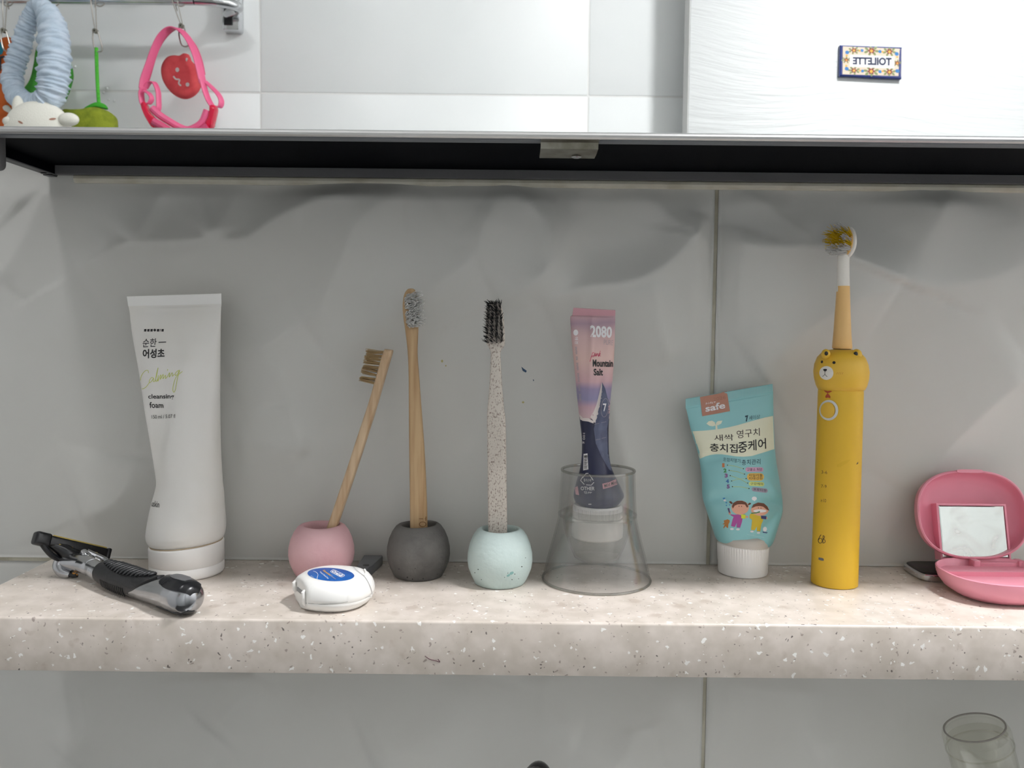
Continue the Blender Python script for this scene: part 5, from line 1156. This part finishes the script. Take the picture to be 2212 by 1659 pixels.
# loose rings on the rail
for i, (px, w_) in enumerate(((18, 8), (118, 8), (217, 8), (392, 8))):
    c_ = V_(px, -2, DR)
    mk('rail_ring', *tube([c_ + A(11 * math.sin(s) * .95, 3 * math.cos(s), 13.5 * math.cos(s)) for s in np.linspace(0, 2 * PI, 24, endpoint=False)], 1.1, 6, closed=True), M['wire'], virt=True,
       label=['wire ring on the rail above the orange mitt', 'wire ring on the rail above the blue headband', 'wire ring on the rail above the green string', 'wire ring on the rail above the pink goggles'][i], cat='ring', group='wire rings on the rail')
hook(6, 8, 66, 1536, 'wire clip holding the orange mitt at the left end of the mirror')
hook(196, 206, 67, 1536, 'wire clip holding the green string')
hook(376, 392, 56, 1543, 'wire clip holding the red sponge behind the goggles')

# fluffy headband: crinkled plush ring
h1 = crop(0, 0, 5.72)
M['plush'] = mat('light_blue_plush', (190, 206, 222), .95, noise=(.06, (206, 218, 232), .4, .7), bump=(.5, .6))
M['plushw'] = mat('white_plush', (238, 236, 226), .95, bump=(.5, .6))
hbn = thing('plush_headband', tuple(refl([V_(75, 290, 1500)])[0]), 'light blue crinkled plush headband with a white animal head hanging from the rail', 'headband')
hp = [h1(p)[0] for p in ((470, 60), (600, 190), (655, 400), (672, 640), (668, 860), (650, 1080), (600, 1240), (450, 1300), (300, 1270), (190, 1150), (150, 960), (200, 760), (270, 540), (330, 330), (400, 160))]
hd_ = [d_ - 28 for d_ in (1540, 1532, 1522, 1514, 1510, 1508, 1510, 1518, 1530, 1545, 1552, 1556, 1556, 1552, 1546)]
pth = cr([V_(*p, d) for p, d in zip(hp, hd_)], 22, closed=True); k_ = len(pth)
wid = np.interp(np.arange(k_) / k_ * 15, range(16), [13, 19, 23, 25, 25, 24, 22, 19, 18, 17, 17, 17, 16.5, 15, 13, 13])
ph_ = np.arange(k_); wid = wid * (1 + .045 * np.sin(ph_ * 1.25 + 1.5 * np.sin(ph_ * .23)) + .05 * np.sin(ph_ * .71 + 1) + .03 * rng.normal(size=k_))
p_, T_, _, _ = frames(pth, True); ct_ = pth.mean(0); rings = []
ang = np.linspace(0, 2 * PI, 28, endpoint=False)
for i in range(k_):
    e1 = A(0, 1, 0) - T_[i] * T_[i][1]; e1 /= np.linalg.norm(e1); e2 = np.cross(T_[i], e1)
    wob = 1 + .05 * np.sin(ang * 3 + i * .5) + .03 * np.sin(ang * 7 - i * 1.3)
    rings.append(pth[i] + wid[i] * (np.outer(np.cos(ang) * wob, e1) * .95 + np.outer(np.sin(ang) * wob, e2)))
mk('plush_ring', *loft(rings, loop=True), M['plush'], hbn, virt=True, smooth=180)
fc = V_(*h1((470, 1590))[0], 1492)
def blob(n_, px, py, d, rx, ry, rz_, m_=M['plushw']):
    return mk(n_, *sphere(V_(*h1((px, py))[0], d), (rx, ry, rz_), 28, 18), m_, hbn if n_ == 'plush_head' else hdm, virt=True, smooth=180)
hdm = blob('plush_head', 470, 1590, 1474, 56, 26, 46)
blob('ear', 225, 1330, 1472, 9.5, 8, 20); blob('ear', 560, 1340, 1470, 13, 8, 12)
blob('side_flap', 130, 1500, 1465, 13, 9, 8.5); blob('side_flap', 850, 1475, 1462, 17, 10, 11)
decal('eye_patch', poly2(h1(*ell2(255, 1512, 34, 12, .5, 14))), hdm, mat('brown_stitch', (176, 130, 110), .9), .6, 8)
decal('eye_patch', poly2(h1(*ell2(650, 1472, 44, 13, -.1, 14))), hdm, mat('brown_stitch', (176, 130, 110), .9), .6, 8)

def slab(px_pts, d, t_, bulge=0.):
    """soft flat thing: outline with real thickness and rounded rim"""
    q = cr([V_(*p, d) for p in px_pts], 5, closed=True); c_ = q.mean(0)
    def rg(s, dy): 
        r = c_ + (q - c_) * A(s, 1, s); r[:, 1] += dy; return r
    return loft([rg(.55, -t_ - bulge * .6), rg(.86, -t_ - bulge * .25), rg(.97, -t_ * .6), rg(1, 0), rg(.97, t_ * .6), rg(.86, t_), rg(.5, t_)])
M['orange'] = mat('orange_cloth', (204, 100, 40), .9, noise=(.05, (184, 84, 30), .4, .7), bump=(.4, .4))
om = thing('bath_mitt', tuple(refl([V_(0, 300, 1530)])[0]), 'orange bath mitt clipped to the rail at the left edge of the mirror', 'bath mitt')
omb = mk('mitt_body', *slab(h1((20, 480), (100, 455), (160, 500), (140, 640), (115, 900), (130, 1150), (150, 1400), (160, 1700), (-150, 1750), (-180, 1200), (-100, 800), (-40, 560)), 1574, 8, 6), M['orange'], om, virt=True, smooth=60)
decal('teal_figure', poly2(h1(*ell2(10, 600, 40, 80, 0, 20))), omb, mat('teal_patch', (30, 120, 140), .9), 1.2, 10)
decal('dark_figure', poly2(h1((0, 700), (55, 690), (60, 705), (20, 720), (18, 860), (0, 900))), omb, mat('dark_patch', (40, 60, 70), .9), 1.2, 10)
fw_ = mk('felt_flower', *slab(h1((40, 1320), (90, 1300), (140, 1350), (190, 1420), (150, 1420), (100, 1390), (50, 1360)), 1560, 3, 1), M['plushw'], om, virt=True, smooth=60)
M['leafg'] = mat('leaf_green_cloth', (66, 150, 52), .9, noise=(.05, (40, 120, 36), .4, .7), bump=(.4, .4)); M['olive'] = mat('olive_green_net', (140, 152, 36), .9, noise=(.08, (112, 126, 24), .4, .7), bump=(.5, .5))
mk('green_cloth', *slab(h1((480, 560), (640, 600), (850, 740), (905, 900), (890, 1020), (840, 1170), (760, 1290), (520, 1380), (250, 1380), (110, 1300), (110, 1220), (260, 1150), (380, 1000), (440, 760)), 1590, 8, 6), M['leafg'], virt=True, smooth=60,
   label='leaf green cloth hanging behind the blue headband', cat='cloth')
gs = thing('bath_sponge', tuple(refl([V_(205, 300, 1530)])[0]), 'olive green bath sponge hanging on a bright green string', 'bath sponge')
gst = mk('string', *tube(cr([V_(*p, 1536) for p in h1((1190, 590), (1195, 800), (1205, 1050), (1222, 1290))], 6), [3.2] * 19, 8), mat('bright_green_string', (84, 190, 56), .8, noise=(.3, (60, 160, 40), .4, .7)), gs, virt=True)
mk('string_knot', *slab(h1((1100, 1310), (1190, 1270), (1250, 1270), (1310, 1300), (1325, 1350), (1200, 1330), (1050, 1370), (1040, 1350)), 1530, 5, 3), mat('green_cord', (60, 160, 40), .85), gs, virt=True, smooth=60)
mk('sponge_body', *slab(h1((790, 1380), (920, 1365), (1050, 1360), (1200, 1335), (1330, 1370), (1420, 1440), (1440, 1540), (1430, 1700), (1200, 1800), (900, 1780), (760, 1600)), 1534, 16, 14), M['olive'], gs, virt=True, smooth=60)

# pink swimming goggles on their strap
h2 = crop(280, 30, 6.379)
M['pinks'] = mat('pink_silicone', (226, 96, 140), .45); M['pinkd'] = mat('deep_pink_silicone', (206, 74, 116), .45); M['redp'] = mat('clear_red_plastic', (206, 20, 62), .18)
gg = thing('swim_goggles', tuple(refl([V_(390, 290, 1520)])[0]), 'pink swimming goggles hanging by their strap from the rail', 'goggles')
def strap(n_, pts, ds, w_, m_, t_=2.4): 
    return mk(n_, *ribbon(cr([V_(*h2(p)[0], d) for p, d in zip(pts, ds)], 7), A(.55, .8, .1), w_, t_), m_, gg, virt=True, smooth=50)
strap('strap', [(180, 1040), (200, 900), (270, 700), (350, 480), (430, 320), (530, 220), (630, 195), (730, 250), (830, 380), (910, 560), (965, 760), (1010, 960)], [1530] * 12, 15, M['pinks'])
strap('strap', [(190, 1010), (250, 830), (330, 560), (420, 370), (540, 235), (650, 205), (760, 290), (880, 440), (960, 640), (1000, 830)], [1540] * 10, 13, M['pinkd'])
strap('strap_tail', [(180, 1030), (160, 1100), (175, 1220), (195, 1260)], [1526] * 4, 11, M['pinks'])
strap('strap_tail', [(200, 1060), (270, 1100), (305, 1170), (270, 1230), (215, 1230)], [1522] * 5, 9, M['pinks'])
strap('strap_tail', [(220, 1020), (270, 950), (340, 950), (390, 1060), (400, 1180), (400, 1300), (370, 1350)], [1534] * 7, 10, M['pinks'])
strap('strap_tail', [(1000, 900), (1040, 1060), (1090, 1190), (1140, 1270)], [1528] * 4, 12, M['pinks'])
strap('strap_tail', [(1040, 930), (1140, 1020), (1230, 1120), (1265, 1210), (1240, 1280), (1160, 1270)], [1534] * 6, 11, M['pinks'])
fr = mk('frame_side', *slab(h2((170, 1250), (215, 1215), (250, 1290), (300, 1370), (400, 1480), (420, 1560), (330, 1580), (260, 1480), (200, 1360)), 1520, 9, 2), M['redp'], gg, virt=True, smooth=60)
mk('frame_side', *slab(h2((1130, 1260), (1205, 1280), (1195, 1380), (1165, 1500), (1140, 1580), (1050, 1580), (1100, 1440), (1120, 1340)), 1520, 9, 2), M['redp'], gg, virt=True, smooth=60)
mk('eye_seal', *tube(cr([V_(*h2(p)[0], 1515) for p in ((310, 1300), (420, 1400), (560, 1490), (680, 1560), (800, 1600), (920, 1560), (1010, 1480), (1070, 1330))], 6), 6.5, 10), M['pinks'], gg, virt=True)
mk('eye_seal', *tube(cr([V_(*h2(p)[0], 1508) for p in ((330, 1480), (500, 1580), (700, 1700), (900, 1660), (1080, 1560))], 6), 7, 10), M['pinkd'], gg, virt=True)
# round red sponge with a punched face
M['redsp'] = mat('red_sponge', (222, 84, 88), .8, noise=(.05, (206, 66, 74), .4, .7), bump=(.5, .35), sss=0.)
rs = thing('round_sponge', tuple(refl([V_(392, 213, 1560)])[0]), 'round red sponge with punched smiling face hanging behind the goggles', 'sponge')
out = h2((700, 580), (760, 548), (820, 565), (850, 640), (920, 720), (970, 840), (990, 950), (950, 1060), (870, 1140), (760, 1175), (650, 1140), (550, 1060), (470, 940), (440, 800), (460, 690), (530, 600), (620, 575))
rsb = mk('sponge_body', *slab(out, 1575, 9, 4), M['redsp'], rs, virt=True, smooth=60)
M['hole'] = mat('pale_hole', (206, 200, 198), .9)
for g in (ell2(660, 772, 26, 32), ell2(800, 975, 26, 28), ell2(786, 632, 12, 24)): decal('punched_hole', poly2(h2(*g)), rsb, M['hole'], 1.0, 8)
decal('punched_hole', stroke2(h2((605, 860), (640, 900), (690, 910), (680, 960), (712, 992)), 3.4), rsb, M['hole'], 1.0, 8)
# drops on the tile beside the string
M['drop'] = mat('water_drop', (240, 242, 242), .05)
for px, py in ((224, 200), (235, 215), (247, 218), (162, 144), (231, 191)):
    c_ = V_(px, py, WALLV)
    mk('water_drop', *sphere(c_ + A(0, -.6, 0), (2.6, 1.4, 2.8), 12, 8), M['drop'], parent=wo, virt=True, smooth=180)
